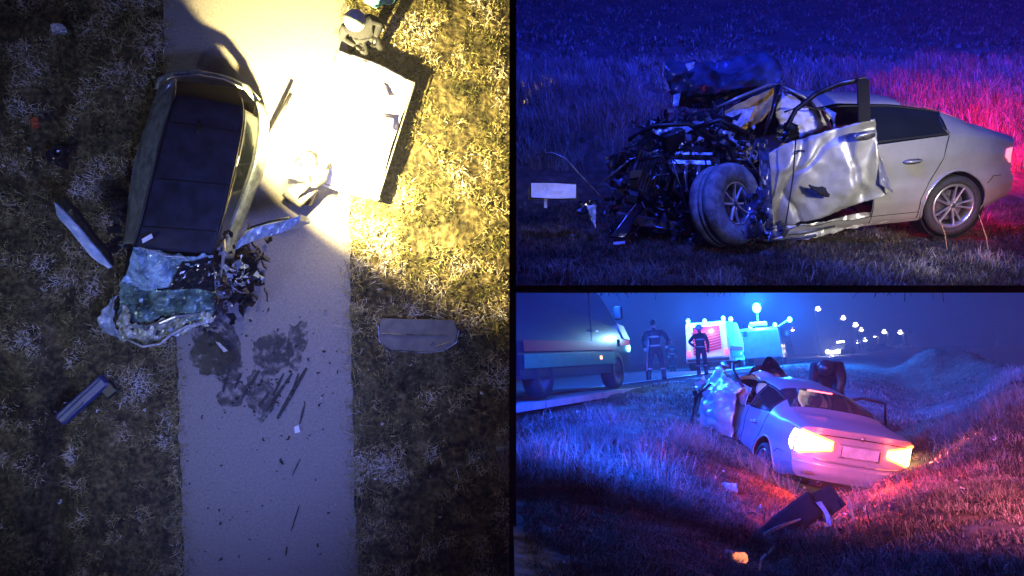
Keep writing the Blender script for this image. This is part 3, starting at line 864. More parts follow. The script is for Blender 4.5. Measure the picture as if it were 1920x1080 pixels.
def make_wheel(root_or_none, M, tyre_r=.325, w=.24, tm=None, name='wheel', parent=None, spokes=10, rim_r=.225):
    """axle along local +Z, outer face at z = w/2"""
    tm = tm or MT['tyre']
    wh = bpy.data.objects.new(name, None); COL.objects.link(wh); wh.empty_display_size = .1
    if parent is not None: wh.parent = parent
    wh.matrix_local = M
    h = w / 2; r = tyre_r; q = rim_r + .01
    prof = [(q, -h * .8), (q + .02, -h), (r - .045, -h * 1.0), (r - .012, -h * .88), (r, -h * .6), (r, -h * .22), (r - .008, -h * .2), (r - .008, -h * .14), (r, -h * .12), (r, h * .12), (r - .008, h * .14), (r - .008, h * .2), (r, h * .22), (r, h * .6), (r - .012, h * .88), (r - .045, h), (q + .02, h), (q, h * .8), (q, 0)]
    MB().lathe(prof, 44).build('tyre', tm, wh, smooth=True)
    mb = MB()
    mb.lathe([(rim_r, -h * .8), (rim_r + .016, -h * .82), (rim_r + .016, h * .84), (rim_r, h * .9), (rim_r - .012, h * .84), (rim_r - .02, h * .5), (rim_r - .03, -h * .6)], 44)
    mb.build('rim', MT['alloy'], wh, smooth=True)
    mb = MB()
    for i in range(spokes):
        a = 2 * math.pi * i / spokes + (0.10 if i % 2 else -0.10)
        a0 = 2 * math.pi * (i // 2 * 2 + .5) / spokes if False else a
        c, s = math.cos(a), math.sin(a)
        mb.tube([(c * .03, s * .03, h * .62), (c * .12, s * .12, h * .70), (c * (rim_r - .01), s * (rim_r - .01), h * .78)], [.017, .012, .013], 6, flat=1.3)
    mb.build('spokes', MT['alloy'], wh)
    MB().lathe([(.001, h * .78), (.03, h * .76), (.042, h * .66), (.042, h * .4), (.001, h * .4)], 20, close=False).build('hub_cap', MT['steel'], wh, smooth=True)
    MB().lathe([(.001, h * .12), (.16, h * .12), (.16, -h * .1), (.001, -h * .1)], 28, close=False).build('brake_disc', MT['steel'], wh)
    return wh

# ------------------------------------------------------------------ STAGE 2 wreck, left side towards the camera
pitch2 = Matrix.Rotation(R(-4.2), 4, 'X')
wc = B(1780, 384, d=8.55)
CAR2L = T(wc) @ RZ(97) @ pitch2 @ T((.83, -WC[0], -WC[1]))
CAR2 = M2 @ CAR2L
inv2 = CAR2L.inverted()
car2 = thing('wrecked_car', 'silver saloon seen side-on with its whole front torn away and front door bent open', 'car', CAR2)
def lift(v, a=.115):
    return Vector((v.x, v.y, v.z + a * float(sstep(.60, 1.0, v.z)) * (.55 + .45 * float(sstep(.6, 1.3, v.y)))))
def crush2(v):
    v = lift(v)
    if v.y < 1.0 and v.z > .8: v = Vector((v.x, v.y, v.z - (1.0 - v.y) * .11 * min(1, (v.z - .8) / .15)))
    if v.y < .72: v = Vector((v.x, .72 - (.72 - v.y) * .62, v.z))
    a = float(sstep(1.9, 3.0, v.y))
    if a <= 0: return v
    return v + Vector((nz(v, 3, 1), nz(v, 3, 2), nz(v, 3.4, 3))) * .11 * a + Vector((0, 0, -.05 * a if v.z < .5 else .02 * a))
def keep2(side, u, t, c):
    if side < 0:
        if t < .5 and u > 2.03 and c.z > .30: return False
        if .5 <= t < .75 and u > 2.03: return False
    if t >= .75 and u > 2.5: return False
    return True
make_saloon(car2, MT['silver'], umax=3.0, crush=crush2, keep=keep2)
for sd in (-1, 1):
    Mx = T((sd * .80, WC[0], WC[1])) @ Matrix.Rotation(R(90) * sd, 4, 'Y')
    make_wheel(None, Mx, parent=car2, name='wheel')
# tail lamp on the rear corner
def tail_lamp(root, side, m_out, post=lambda v: v, x_in=.42, grow=0.0):
    rows = []
    for f in np.linspace(0, 1, 5):
        row = []
        for a in np.linspace(0, 1, 14):
            if a < .62:
                b = a / .62; x = x_in + (.80 - x_in) * b
                zlo = .775 - (.065 + grow) * b; zhi = .865 + (.055 + grow) * b
                z = zlo + (zhi - zlo) * f
                x = min(x, sec(0, t_of_z(0, z))[0]); p = rearP(x * side, z, .012)
            else:
                b = (a - .62) / .38; zlo = .71 - grow + .07 * b; zhi = .92 + grow - .02 * b
                z = zlo + (zhi - zlo) * f; uu = .13 * b
                p = S(uu, t_of_z(uu, z), side, .012)
            row.append(post(p))
        rows.append(row)
    lampo = patch('tail_lamp', rows, m_out, root, n=16, k=6, amp=0, thick=0.02 * side, smooth=True)
    return lampo
tail_lamp(car2, -1, MT['e_tail_dim'], crush2); tail_lamp(car2, 1, MT['e_red'], crush2)
bp = lambda pts: [B(*p[:2], d=p[2]) for p in pts]
# opened, crumpled front door
patch('front_door', [bp([(1426, 296, 8.50), (1480, 268, 8.40), (1560, 243, 8.22), (1640, 222, 8.02)]),
                     bp([(1424, 345, 8.48), (1492, 325, 8.30), (1560, 300, 8.22), (1646, 285, 8.02)]),
                     bp([(1432, 392, 8.50), (1496, 380, 8.40), (1562, 356, 8.20), (1653, 340, 8.04)]),
                     bp([(1444, 428, 8.52), (1500, 416, 8.42), (1572, 398, 8.22), (1677, 360, 8.06)])],
      MT['silver_dirty'], car2, n=54, k=46, ridge=.07, amp=.03, freq=1.9, thick=.035, inv=inv2, smooth=True, seed=3, edge=.01)
fr = [B(1474, 240, d=8.40), B(1492, 206, d=8.36), B(1530, 176, d=8.26), B(1572, 158, d=8.14), B(1622, 147, d=8.00)]
MB().tube([inv2 @ p for p in fr], .026, 8).build('door_window_frame', MT['plastic'], car2, smooth=True)
fr2 = [p + Vector((0, -.03, .012)) for p in fr]
MB().tube([inv2 @ p for p in fr2], .010, 6).build('door_seal', MT['steel'], car2, smooth=True)
patch('door_rear_pillar', [bp([(1606, 148, 8.0), (1628, 148, 8.0)]), bp([(1608, 228, 8.04), (1630, 226, 8.04)])], MT['liner'], car2, n=5, k=8, amp=.004, thick=.03, inv=inv2)
hp = inv2 @ B(1620, 255, d=7.96)
MB().ell(hp, (.02, .12, .045)).build('handle_recess', MT['steel'], car2, smooth=True)
MB().tube([inv2 @ B(1602, 261, d=7.93), inv2 @ B(1612, 255, d=7.90), inv2 @ B(1630, 250, d=7.90), inv2 @ B(1640, 247, d=7.93)], .016, 8).build('door_handle', MT['silver'], car2, smooth=True)
patch('door_flap', [bp([(1645, 285, 8.03), (1652, 300, 8.0)]), bp([(1650, 345, 8.02), (1676, 362, 7.95)])], MT['silver'], car2, n=10, k=10, amp=.015, thick=.01, inv=inv2, seed=8)
patch('door_tear', [bp([(1516, 348, 8.12), (1552, 352, 8.12)]), bp([(1530, 362, 8.10), (1556, 372, 8.12)])], MT['liner'], car2, n=10, k=8, amp=.03, freq=8, thick=.01, inv=inv2, seed=61, edge=.03)
# torn lower sill and inner panels
patch('torn_sill', [bp([(1440, 425, 8.45), (1520, 420, 8.4), (1600, 402, 8.4), (1690, 388, 8.45)]), bp([(1445, 452, 8.35), (1520, 446, 8.35), (1600, 428, 8.38), (1690, 410, 8.45)])],
      MT['silver_dirty'], car2, n=40, k=10, amp=.04, freq=7, thick=.01, inv=inv2, seed=4, edge=.02)
MB().tube([inv2 @ B(*p) for p in ((1360, 446, 8.3), (1430, 440, 8.28), (1500, 437, 8.28), (1565, 424, 8.3))], [.012, .018, .02, .012], 7).build('bent_sill_rail', MT['steel'], car2)
MB().tube([inv2 @ B(*p) for p in ((1350, 436, 8.2), (1440, 452, 8.2), (1530, 442, 8.25))], .016, 7).build('bent_sill_rail', MT['steel'], car2)
MB().tube([inv2 @ B(*p) for p in ((1492, 262, 8.12), (1487, 330, 8.1), (1478, 390, 8.12), (1469, 442, 8.15))], .008, 6).build('hanging_strap', MT['plastic'], car2)
# airbags, pillars
patch('airbag', [bp([(1466, 178, 9.0), (1500, 183, 8.95), (1540, 200, 8.95), (1562, 215, 9.0)]), bp([(1455, 215, 8.9), (1500, 215, 8.8), (1535, 225, 8.8), (1556, 235, 8.9)]), bp([(1470, 258, 8.95), (1510, 255, 8.9), (1555, 244, 9.0)])],
      MT['airbag'], car2, n=24, k=24, amp=.07, freq=4, thick=.02, inv=inv2, smooth=True, seed=12)
patch('amber_lining', [bp([(1348, 214, 9.2), (1400, 188, 9.15), (1452, 166, 9.1)]), bp([(1390, 242, 9.0), (1425, 228, 9.0), (1448, 205, 9.0)])],
      MT['foam'], car2, n=22, k=18, amp=.05, freq=5, thick=.02, inv=inv2, smooth=True, seed=14)
patch('torn_fabric', [bp([(1352, 216, 8.95), (1385, 205, 8.95), (1415, 200, 8.95)]), bp([(1368, 236, 8.9), (1392, 236, 8.9), (1404, 226, 8.9)])], MT['airbag'], car2, n=14, k=12, amp=.04, freq=8, thick=.01, inv=inv2, seed=15)
MB().tube([inv2 @ B(*p) for p in ((1338, 204, 8.95), (1385, 182, 8.95), (1440, 160, 9.0), (1470, 158, 9.1))], [.02, .03, .03, .02], 8, flat=.5).build('bent_roof_rail', MT['silver'], car2, smooth=True)
MB().tube([inv2 @ B(*p) for p in ((1459, 160, 8.9), (1450, 200, 8.75), (1432, 255, 8.7))], [.035, .03, .03], 8, flat=.5).build('windscreen_pillar', MT['dark_paint'], car2, smooth=True)
MB().tube([inv2 @ B(*p) for p in ((1468, 162, 8.9), (1505, 180, 8.85), (1540, 205, 8.8), (1560, 245, 8.7))], [.02, .03, .03, .03], 8, flat=.5).build('roof_edge_bar', MT['silver'], car2, smooth=True)
MB().tube([inv2 @ B(*p) for p in ((1545, 204, 8.6), (1562, 215, 8.5), (1566, 245, 8.5))], [.02, .035, .03], 8).build('seat_belt_post', MT['chalk'], car2, smooth=True)
patch('torn_dashboard', [bp([(1462, 235, 8.7), (1480, 228, 8.6), (1496, 245, 8.6)]), bp([(1450, 265, 8.65), (1480, 268, 8.55), (1500, 262, 8.6)])], MT['dark_paint'], car2, n=14, k=14, amp=.08, freq=8, thick=.01, inv=inv2, seed=17)
# seat inside
MB().box((-.35, 2.25, .62), (.5, .18, .62), RX(12), .06).build('front_seat', MT['cloth_dark'], car2)
MB().box((.35, 2.25, .62), (.5, .18, .62), RX(12), .06).build('front_seat', MT['cloth_dark'], car2)
MB().box((0, 1.55, .55), (1.2, .18, .6), RX(14), .06).build('rear_seat', MT['cloth_dark'], car2)
# folded-up bonnet
MT['bonnet_blue'] = mat('bonnet_inner_paint', (.06, .09, .22), .3, .2, coat=.5, color2=(.02, .025, .04), noise_scale=4, bump=.2, bump_scale=8)  # dark bonnet paint with a blue sheen put into its colour
patch('folded_bonnet', [bp([(1247, 112, 9.3), (1290, 108, 9.5), (1340, 116, 9.9), (1400, 100, 10.0), (1464, 106, 10.1)]),
                        bp([(1250, 140, 9.2), (1300, 132, 9.3), (1350, 140, 9.6), (1410, 122, 9.7), (1474, 130, 9.9)]),
                        bp([(1262, 190, 9.3), (1312, 176, 9.3), (1350, 176, 9.5), (1410, 162, 9.6), (1462, 158, 9.7)])],
      MT['bonnet_blue'], car2, n=44, k=26, amp=.09, freq=2.6, thick=.015, inv=inv2, smooth=True, seed=21, edge=.03)
patch('bonnet_underside', [bp([(1264, 150, 9.5), (1350, 150, 9.8), (1455, 140, 10.0)]), bp([(1272, 200, 9.5), (1350, 200, 9.6), (1450, 175, 9.7)])], MT['plastic'], car2, n=20, k=12, amp=.06, freq=4, thick=.01, inv=inv2, seed=22)
patch('torn_bracket', [bp([(1284, 120, 9.2), (1302, 116, 9.25)]), bp([(1288, 134, 9.2), (1300, 126, 9.25)])], MT['chalk'], car2, n=6, k=6, amp=.02, thick=.01, inv=inv2)
patch('torn_bracket', [bp([(1262, 178, 9.25), (1276, 174, 9.2)]), bp([(1262, 200, 9.2), (1272, 198, 9.2)])], MT['panel_blue'], car2, n=6, k=6, amp=.02, thick=.01, inv=inv2)
# front wheel pushed back and turned
fw = B(1362, 385, d=8.15)
ax = Vector((.60, -.76, .28)).normalized()
Rw = ax.to_track_quat('Z', 'Y').to_matrix().to_4x4()
make_wheel(None, inv2 @ T(fw) @ Rw, tyre_r=.425, w=.32, tm=MT['dusty_tyre'], parent=car2, name='front_wheel', rim_r=.215, spokes=8)
# engine bay: jumbled mass with depth
def reg(poly, d0, d1):
    xs = [p[0] for p in poly]; ys = [p[1] for p in poly]
    def inside(x, y):
        c = False; n = len(poly); j = n - 1
        for i in range(n):
            xi, yi = poly[i]; xj, yj = poly[j]
            if (yi > y) != (yj > y) and x < (xj - xi) * (y - yi) / (yj - yi) + xi: c = not c
            j = i
        return c
    def f(rd):
        while True:
            x, y = rd.uniform(min(xs), max(xs)), rd.uniform(min(ys), max(ys))
            if inside(x, y): return B(x, y, d=rd.uniform(d0, d1))
    return f
bay = [(1150, 300), (1200, 235), (1250, 205), (1340, 195), (1400, 240), (1440, 270), (1430, 330), (1330, 360), (1300, 440), (1210, 440), (1160, 390)]
core = [(1215, 270), (1340, 235), (1400, 280), (1330, 350), (1290, 425), (1220, 420)]
patch('crushed_engine', [bp([(1190, 250, 9.6), (1260, 225, 9.4), (1340, 215, 9.3), (1430, 250, 9.2)]), bp([(1180, 330, 9.3), (1260, 310, 9.1), (1340, 310, 9.0), (1420, 320, 9.0)]), bp([(1200, 440, 9.2), (1270, 440, 9.0), (1340, 430, 8.9), (1420, 420, 8.9)])],
      MT['liner'], car2, n=34, k=30, amp=.16, freq=3.2, thick=.05, inv=inv2, seed=31)
def stuffpart(o): o['kind'] = 'stuff'; return o
stuffpart(junk('engine_wreckage', 260, reg(bay, 8.5, 9.6), .15, MT['plastic'], car2, inv=inv2, seed=5))
low = [(1128, 400), (1150, 330), (1230, 340), (1300, 400), (1310, 455), (1150, 455)]
stuffpart(junk('low_wreckage', 150, reg(low, 8.3, 9.0), .13, MT['plastic'], car2, inv=inv2, seed=65))
stuffpart(junk('low_metal_scraps', 50, reg(low, 8.2, 8.9), .11, MT['bonnet_blue'], car2, inv=inv2, seed=66, kinds=(0, 1)))
stuffpart(junk('wheel_side_wreckage', 40, reg([(1400, 400), (1440, 380), (1480, 440), (1400, 458), (1300, 452), (1340, 440)], 7.9, 8.3), .12, MT['steel'], car2, inv=inv2, seed=67))
stuffpart(junk('bent_metal', 130, reg(bay, 8.4, 9.3), .13, MT['steel'], car2, inv=inv2, seed=6))
stuffpart(junk('torn_panel_scraps', 70, reg(bay, 8.4, 9.2), .12, MT['dark_paint'], car2, inv=inv2, seed=7, kinds=(0,)))
stuffpart(junk('torn_wiring', 60, reg(core, 8.3, 9.0), .22, MT['plastic'], car2, inv=inv2, seed=8, kinds=(1,)))
stuffpart(junk('pale_scraps', 38, reg([(1220, 225), (1400, 215), (1430, 265), (1330, 300), (1240, 330)], 8.4, 9.0), .06, MT['chalk'], car2, inv=inv2, seed=9))
patch('torn_wing', [bp([(1140, 300, 8.9), (1175, 285, 8.8), (1190, 300, 8.7)]), bp([(1145, 350, 8.7), (1170, 340, 8.6), (1185, 320, 8.6)])], MT['dark_paint'], car2, n=16, k=16, amp=.07, freq=5, thick=.01, inv=inv2, seed=33)
patch('torn_wing', [bp([(1150, 340, 8.8), (1190, 310, 8.6)]), bp([(1158, 364, 8.7), (1172, 352, 8.6)])], MT['steel'], car2, n=10, k=10, amp=.04, freq=6, thick=.01, inv=inv2, seed=34)
patch('torn_wing', [bp([(1230, 252, 9.0), (1262, 235, 8.9), (1330, 222, 8.9)]), bp([(1240, 262, 8.8), (1280, 250, 8.7), (1338, 232, 8.8)])], MT['silver_dirty'], car2, n=20, k=8, amp=.06, freq=6, thick=.008, inv=inv2, seed=35)
patch('crushed_strut_tower', [bp([(1340, 240, 8.9), (1400, 262, 8.7)]), bp([(1370, 300, 8.8), (1425, 300, 8.6)])], MT['silver_dirty'], car2, n=20, k=16, amp=.10, freq=7, thick=.01, inv=inv2, seed=36)
for k, pts in enumerate((((1120, 350, 8.6), (1180, 300, 8.7), (1240, 280, 8.8), (1320, 240, 8.8)), ((1180, 380, 8.5), (1230, 330, 8.5), (1300, 320, 8.6)), ((1260, 300, 8.4), (1275, 350, 8.4), (1290, 400, 8.4)), ((1420, 260, 8.4), (1405, 300, 8.3), (1430, 340, 8.3)))):
    MB().tube([inv2 @ B(*p) for p in pts], .014, 7).build('bent_pipe', MT['steel'], car2, smooth=True)

patch('torn_inner_wing', [bp([(1418, 258, 8.3), (1440, 262, 8.25)]), bp([(1428, 340, 8.2), (1446, 345, 8.15)]), bp([(1436, 432, 8.15), (1450, 436, 8.15)])], MT['bonnet_blue'], car2, n=8, k=22, amp=.03, freq=6, thick=.01, inv=inv2, seed=51)
patch('torn_wheel_liner', [bp([(1400, 372, 7.86), (1434, 352, 7.95)]), bp([(1405, 448, 7.86), (1440, 440, 7.95)])], MT['bonnet_blue'], car2, n=16, k=18, amp=.08, freq=9, thick=.01, inv=inv2, seed=52)
# recognisable pieces: radiator, block, spring strut, rail, battery, hoses
Mr = inv2 @ T(B(1222, 330, d=8.55)) @ RZ(20) @ RY(24) @ RX(-12)
MB().box((0, 0, 0), (.50, .05, .42), None, .01).build('radiator', MT['steel'], car2, Mx0(Mr, car2))
mb = MB()
for q in range(12): mb.box((-.22 + q * .04, -.035, 0), (.012, .02, .38))
o = mb.build('radiator_fins', MT['plastic'], car2, Mx0(Mr, car2)); stuffpart(o)
Me = inv2 @ T(B(1300, 318, d=8.75)) @ RZ(-14) @ RX(14)
mb = MB().box((0, 0, 0), (.55, .40, .34), None, .03); mb.box((0, 0, .20), (.44, .26, .08), None, .02)
mb.build('engine_block', MT['steel'], car2, Mx0(Me, car2))
for q in range(4): MB().tube([(-.2 + q * .13, -.20, .10), (-.2 + q * .13, -.30, .06), (-.18 + q * .12, -.33, -.10), (-.1 + q * .1, -.30, -.2)], .022, 8).build('intake_pipe', MT['alloy'], car2, Mx0(Me, car2), smooth=True)
pts = []
ca, cb = inv2 @ B(1396, 262, d=8.45), inv2 @ B(1378, 330, d=8.4)
dd = (cb - ca); e1 = dd.cross(Vector((1, 0, 0))).normalized(); e2 = dd.cross(e1).normalized()
for q in range(73): a = q / 72 * 2 * math.pi * 6; pts.append(ca + dd * (q / 72) + (e1 * math.cos(a) + e2 * math.sin(a)) * .06)
MB().tube(pts, .010, 6).build('coil_spring', MT['steel'], car2, smooth=True)
MB().tube([ca, cb], .028, 10).build('strut_tube', MT['plastic'], car2, smooth=True)
MB().box((0, 0, 0), (.26, .17, .19), None, .02).build('battery_box', MT['plastic'], car2, Mx0(inv2 @ T(B(1262, 262, d=8.7)) @ RZ(20) @ RY(-18), car2))
MB().box((0, 0, 0), (.85, .07, .11), None, .012).build('chassis_rail', MT['steel'], car2, Mx0(inv2 @ T(B(1225, 418, d=8.45)) @ RY(11) @ RZ(8), car2))
for k_, pts in enumerate((((1180, 262, 8.7), (1225, 236, 8.5), (1290, 232, 8.5), (1340, 262, 8.5)), ((1200, 300, 8.4), (1240, 290, 8.3), (1262, 330, 8.3), (1250, 380, 8.4)), ((1300, 240, 8.5), (1350, 225, 8.4), (1400, 250, 8.4)))):
    MB().tube([inv2 @ B(*p) for p in [pts[0]] + list(pts[1:])], .026, 9).build('coolant_hose', MT['plastic'], car2, smooth=True)
# loose debris of stage 2
def loose2(name, rows, m, label, cat, **kw):
    o = patch(name, [bp(r) for r in rows], m, None, M2, **kw); return tag(o, label, cat)
pl_root = thing('license_plate', 'pale bent license plate with blurred print lying left of the wreck', 'license plate', M2 @ T(B(1036, 358, d=8.5)))
ip = T(B(1036, 358, d=8.5)).inverted()
patch('plate', [bp([(996, 343, 8.5), (1040, 344, 8.5), (1080, 346, 8.5)]), bp([(996, 370, 8.45), (1040, 372, 8.45), (1080, 371, 8.45)])], MT['plate'], pl_root, n=14, k=5, amp=.012, freq=6, thick=.008, inv=ip, seed=41)
patch('plate_holder', [bp([(990, 352, 8.54), (1080, 343, 8.54)]), bp([(990, 374, 8.52), (1084, 375, 8.52)])], MT['plastic'], pl_root, n=8, k=4, amp=.01, thick=.01, inv=ip)
MB().box(ip @ B(1023, 381, d=8.47), (.03, .02, .10)).build('bracket', MT['chalk'], pl_root)
o = MB().tube([B(*p) for p in ((1004, 290, 8.7), (1035, 286, 8.7), (1060, 297, 8.65), (1085, 325, 8.6), (1110, 352, 8.55), (1133, 375, 8.5))], [.012, .02, .024, .024, .022, .016], 8, flat=.5).build('bumper_strip', MT['steel'], M=M2, smooth=True)
tag(o, 'long curved dark bumper strip arching over the license plate', 'car part')
loose2('bumper_piece', [[(1085, 380, 8.5), (1120, 378, 8.5)], [(1080, 400, 8.4), (1122, 402, 8.4)]], MT['dark_paint'], 'small dark broken bumper piece right below the license plate', 'car part', n=10, k=8, amp=.04, freq=7, thick=.03, seed=42)
loose2('headlight_shard', [[(1100, 385, 8.3), (1118, 384, 8.3)], [(1104, 404, 8.28), (1116, 428, 8.28)]], MT['panel_blue'], 'pale blue upright headlight shard between the plate and the wreck', 'car part', n=8, k=10, amp=.03, freq=9, thick=.02, seed=43)
loose2('mudguard', [[(1192, 380, 8.3), (1204, 388, 8.35)], [(1168, 412, 8.2), (1188, 418, 8.2)], [(1140, 446, 8.1), (1172, 450, 8.1)]], MT['dark_paint'], 'slanting dark blue wing panel leaning left of the front wheel', 'car part', n=8, k=16, amp=.015, freq=5, thick=.012, seed=44, smooth=True)
loose2('plastic_scrap', [[(1150, 454, 8.1), (1172, 452, 8.1)], [(1150, 458, 8.05), (1172, 457, 8.05)]], MT['chalk'], 'thin pale plastic scrap under the slanting wing panel', 'debris', n=5, k=3, amp=.005, thick=.006)
loose2('metal_shard', [[(1405, 484, 7.9), (1450, 462, 8.0)], [(1415, 490, 7.85), (1448, 476, 7.9)]], MT['steel'], 'flat grey metal shard on the grass right of the front wheel', 'debris', n=8, k=5, amp=.02, thick=.01, seed=46)
o = junk('small_debris', 70, lambda rd: (lambda p: Vector((p.x, p.y, float(h2(p.x, p.y)) + .03)))(B(rd.uniform(990, 1400), rd.uniform(395, 450), z=.05)), .06, MT['steel'], None, M2, seed=47)
tag(o, 'scatter of small metal bits on the grass around the front wheel', 'debris', kind='stuff')
for (a, b, lab) in (((1760, 408), (1776, 468), 'dry bent stalk in front of the rear wheel'), ((1835, 402), (1856, 488), 'tall dry stalk right of the rear wheel')):
    q = B(b[0], b[1], d=8.0); p = B(a[0], a[1], d=7.9)
    o = MB().tube([q, q.lerp(p, .5) + Vector((.02, 0, 0)), p], [.006, .005, .003], 5).build('dry_stalk', MT['straw_stalk'], M=M2); tag(o, lab, 'stalk')
for (a, b, c, lab) in (((1850, 212), (1852, 170), (1865, 150), 'forked red-lit weed stem behind the boot of the side-on wreck'), ((1742, 225), (1748, 195), (1744, 175), 'thin weed stem above the rear window of the side-on wreck')):
    pts = [B(*a, d=10.6), B(*b, d=10.6), B(*c, d=10.6)]
    mb = MB().tube(pts, [.008, .006, .003], 5); mb.tube([pts[1], pts[1] + Vector((-.08, 0, .18)), pts[1] + Vector((-.16, 0, .26))], [.005, .004, .002], 5)
    mb.tube([pts[1], pts[1] + Vector((.12, 0, .10)), pts[1] + Vector((.16, 0, .24))], [.005, .004, .002], 5)
    tag(mb.build('weed_stem', MT['straw_stalk'], M=M2), lab, 'plant')

# lights of stage 2
def W2(p): return M2 @ p
lamp('blue_flash_left', 'SPOT', W2(Vector((.8, 6.0, 6.5))), 3800, (.03, .07, 1.0), .5, W2(Vector((4.0, 11, .8))), 110, .8)  # unseen spot standing in for blue beacons out of view
lamp('blue_flash_high', 'SPOT', W2(Vector((7.5, 7.0, 11.0))), 42000, (.010, .022, 1.0), .6, W2(Vector((7.0, 26, 4.5))), 120, .8)  # unseen high blue spot, added to light the field evenly
lamp('camera_torch', 'SPOT', W2(Vector((4.3, 2.5, 2.1))), 1900, (.97, .92, .78), .08, W2(B(1650, 345, d=8.5)), 30, 1.0)  # stands in for the photographer's flash, out of view
lamp('camera_torch', 'SPOT', W2(Vector((2.9, 4.0, 1.7))), 130, (.38, .42, 1.0), .15, W2(Vector((2.9, 9, .5))), 80, 1.0)  # added bluish fill over the near side of the wreck
lamp('camera_torch', 'SPOT', W2(Vector((.9, 4.6, 1.9))), 160, (1.0, .98, .80), .08, W2(B(1036, 357, d=8.5)), 22, 1.0)  # added spot that brightens the loose plate
p = W2(B(1905, 300, d=9.8)); lamp('tail_lamp_glow', 'POINT', p, 90, (1.0, .008, .05), .06)
p = W2(B(1860, 225, d=10.6)); lamp('tail_lamp_glow', 'SPOT', p, 1500, (1.0, .004, .05), .06, W2(B(1850, 255, d=11.6)), 95, .9)
# ================================================================== STAGE 1: dark estate car from above
ap = lambda pts: [A(*p) for p in pts]
K1 = M1 @ T(A(330, 400, 0)); i1 = T(A(330, 400, 0)).inverted()
car1 = thing('crashed_estate_car', 'dark estate car with a long black roof and crumpled nose seen from above', 'car', K1)
# station: left body x,y ; left roof x,y ; right roof x,y ; right body x,y   (pixels as they appear)
st = [  # (L) h.75          (l) h            (r) h              (R) h.75        roof h
    ((300, 160), (330, 150), (448, 166), (480, 188), .98),
    ((288, 190), (328, 178), (456, 200), (487, 218), 1.36),
    ((276, 225), (318, 212), (455, 232), (486, 252), 1.43),
    ((262, 270), (303, 262), (447, 280), (479, 296), 1.45),
    ((250, 320), (290, 316), (436, 330), (466, 340), 1.46),
    ((241, 375), (276, 372), (424, 384), (446, 392), 1.45),
    ((235, 425), (263, 424), (412, 434), (428, 440), 1.43),
    ((228, 465), (250, 466), (400, 476), (418, 484), 1.36)]
def ring1(k):
    L, l, r, Rr, h = st[k]
    hb = .80
    pL, pl_, pr_, pR = A(*L, hb), A(*l, h - .04), A(*r, h - .04), A(*Rr, hb)
    c = (pl_ + pr_) / 2
    top = [pl_.lerp(pr_, q) + Vector((0, 0, .05 * math.sin(math.pi * q))) for q in (0, .12, .3, .5, .7, .88, 1)]
    out = (pL - pR).normalized()
    return [A(*L, .22) * 0 + Vector((pL.x - out.x * .03, pL.y - out.y * .03, .22)), Vector((pL.x + out.x * .03, pL.y + out.y * .03, .5)), pL] + top + [pR, Vector((pR.x - out.x * .03, pR.y - out.y * .03, .5)), Vector((pR.x + out.x * .03, pR.y + out.y * .03, .22))]
rings = [ring1(k) for k in range(len(st))]
nr = len(rings[0])
def strip1(name, a, b, m, n=40, k=6, amp=0.0, off=0.0, u0=0.0, u1=1.0, seed=1, thick=.012):
    """surface between ring columns a..b, sampled smoothly along the car"""
    cols = [[rings[s][j] for s in range(len(rings))] for j in range(a, b + 1)]
    rows = []
    for c in cols:
        rows.append([cr(c, u0 + (u1 - u0) * q / 10) + Vector((0, 0, off)) for q in range(11)])
    return patch(name, rows, m, car1, n=n, k=k, amp=amp, freq=3, thick=thick, inv=i1, smooth=True, seed=seed)
MT['green_silver'] = mat('dirty_greenish_silver_paint', (.34, .40, .38), .38, .4, coat=.3, color2=(.14, .17, .16), noise_scale=8, bump=.25, bump_scale=10)
MT['dusty_roof'] = mat('dusty_black_roof_paint', (.020, .026, .050), .5, .0, spec=.12, coat=.0, color2=(.011, .013, .022), noise_scale=5, bump=.12, bump_scale=9)
MT['pale_crumple'] = mat('creased_pale_paint', (.62, .64, .50), .40, .3, coat=.2, color2=(.16, .18, .10), noise_scale=9, bump=.5, bump_scale=12)
MT['teal_crumple'] = mat('creased_teal_grey_paint', (.20, .34, .30), .38, .3, coat=.3, color2=(.025, .06, .035), noise_scale=3.2, bump=.4, bump_scale=9)
MT['bluewhite'] = mat('crazed_windscreen_glass', (.42, .64, .76), .35, .1, coat=.4, color2=(.09, .17, .22), noise_scale=4, bump=.8, bump_scale=22)
MT['dusty_glass'] = mat('dusty_side_glass', (.26, .31, .29), .4, .1, coat=.2, color2=(.10, .12, .12), noise_scale=7, bump=.2)  # left windows only, paler than the glass on the right side
strip1('side_panel', 0, 2, MT['green_silver'], amp=.012, seed=2)
strip1('side_window', 2, 3, MT['dusty_glass'], u0=.16, u1=.97, off=.002)
strip1('roof_rail', 2, 3, MT['green_silver'], u0=0, u1=.17, off=.004, seed=3)
strip1('roof', 3, 9, MT['dusty_roof'], k=14, amp=.006, u0=.13)
strip1('side_window', 9, 10, MT['glass'], u0=.16, u1=.97)
strip1('side_panel', 10, 12, MT['green_silver'], amp=.012, seed=4)
for j, a in ((3, .012), (9, .012)):
    pts = [i1 @ (cr([rings[s][j] for s in range(len(rings))], q / 24) + Vector((0, 0, .02))) for q in range(2, 25)]
    MB().tube(pts, .014, 6).build('roof_rail', MT['plastic'], car1, smooth=True)
strip1('rear_window', 3, 9, MT['liner'], k=14, u0=0, u1=.13, off=-.03)
for u_ in (.34, .62, .86):
    pts = []
    for q in range(13):
        col = [cr([rings[s_][j] for s_ in range(len(rings))], u_) for j in range(3, 10)]
        pts.append(i1 @ (cr(col, q / 12) + Vector((0, 0, .010))))
    MB().tube(pts, .008, 5).build('roof_seam', MT['liner'], car1)
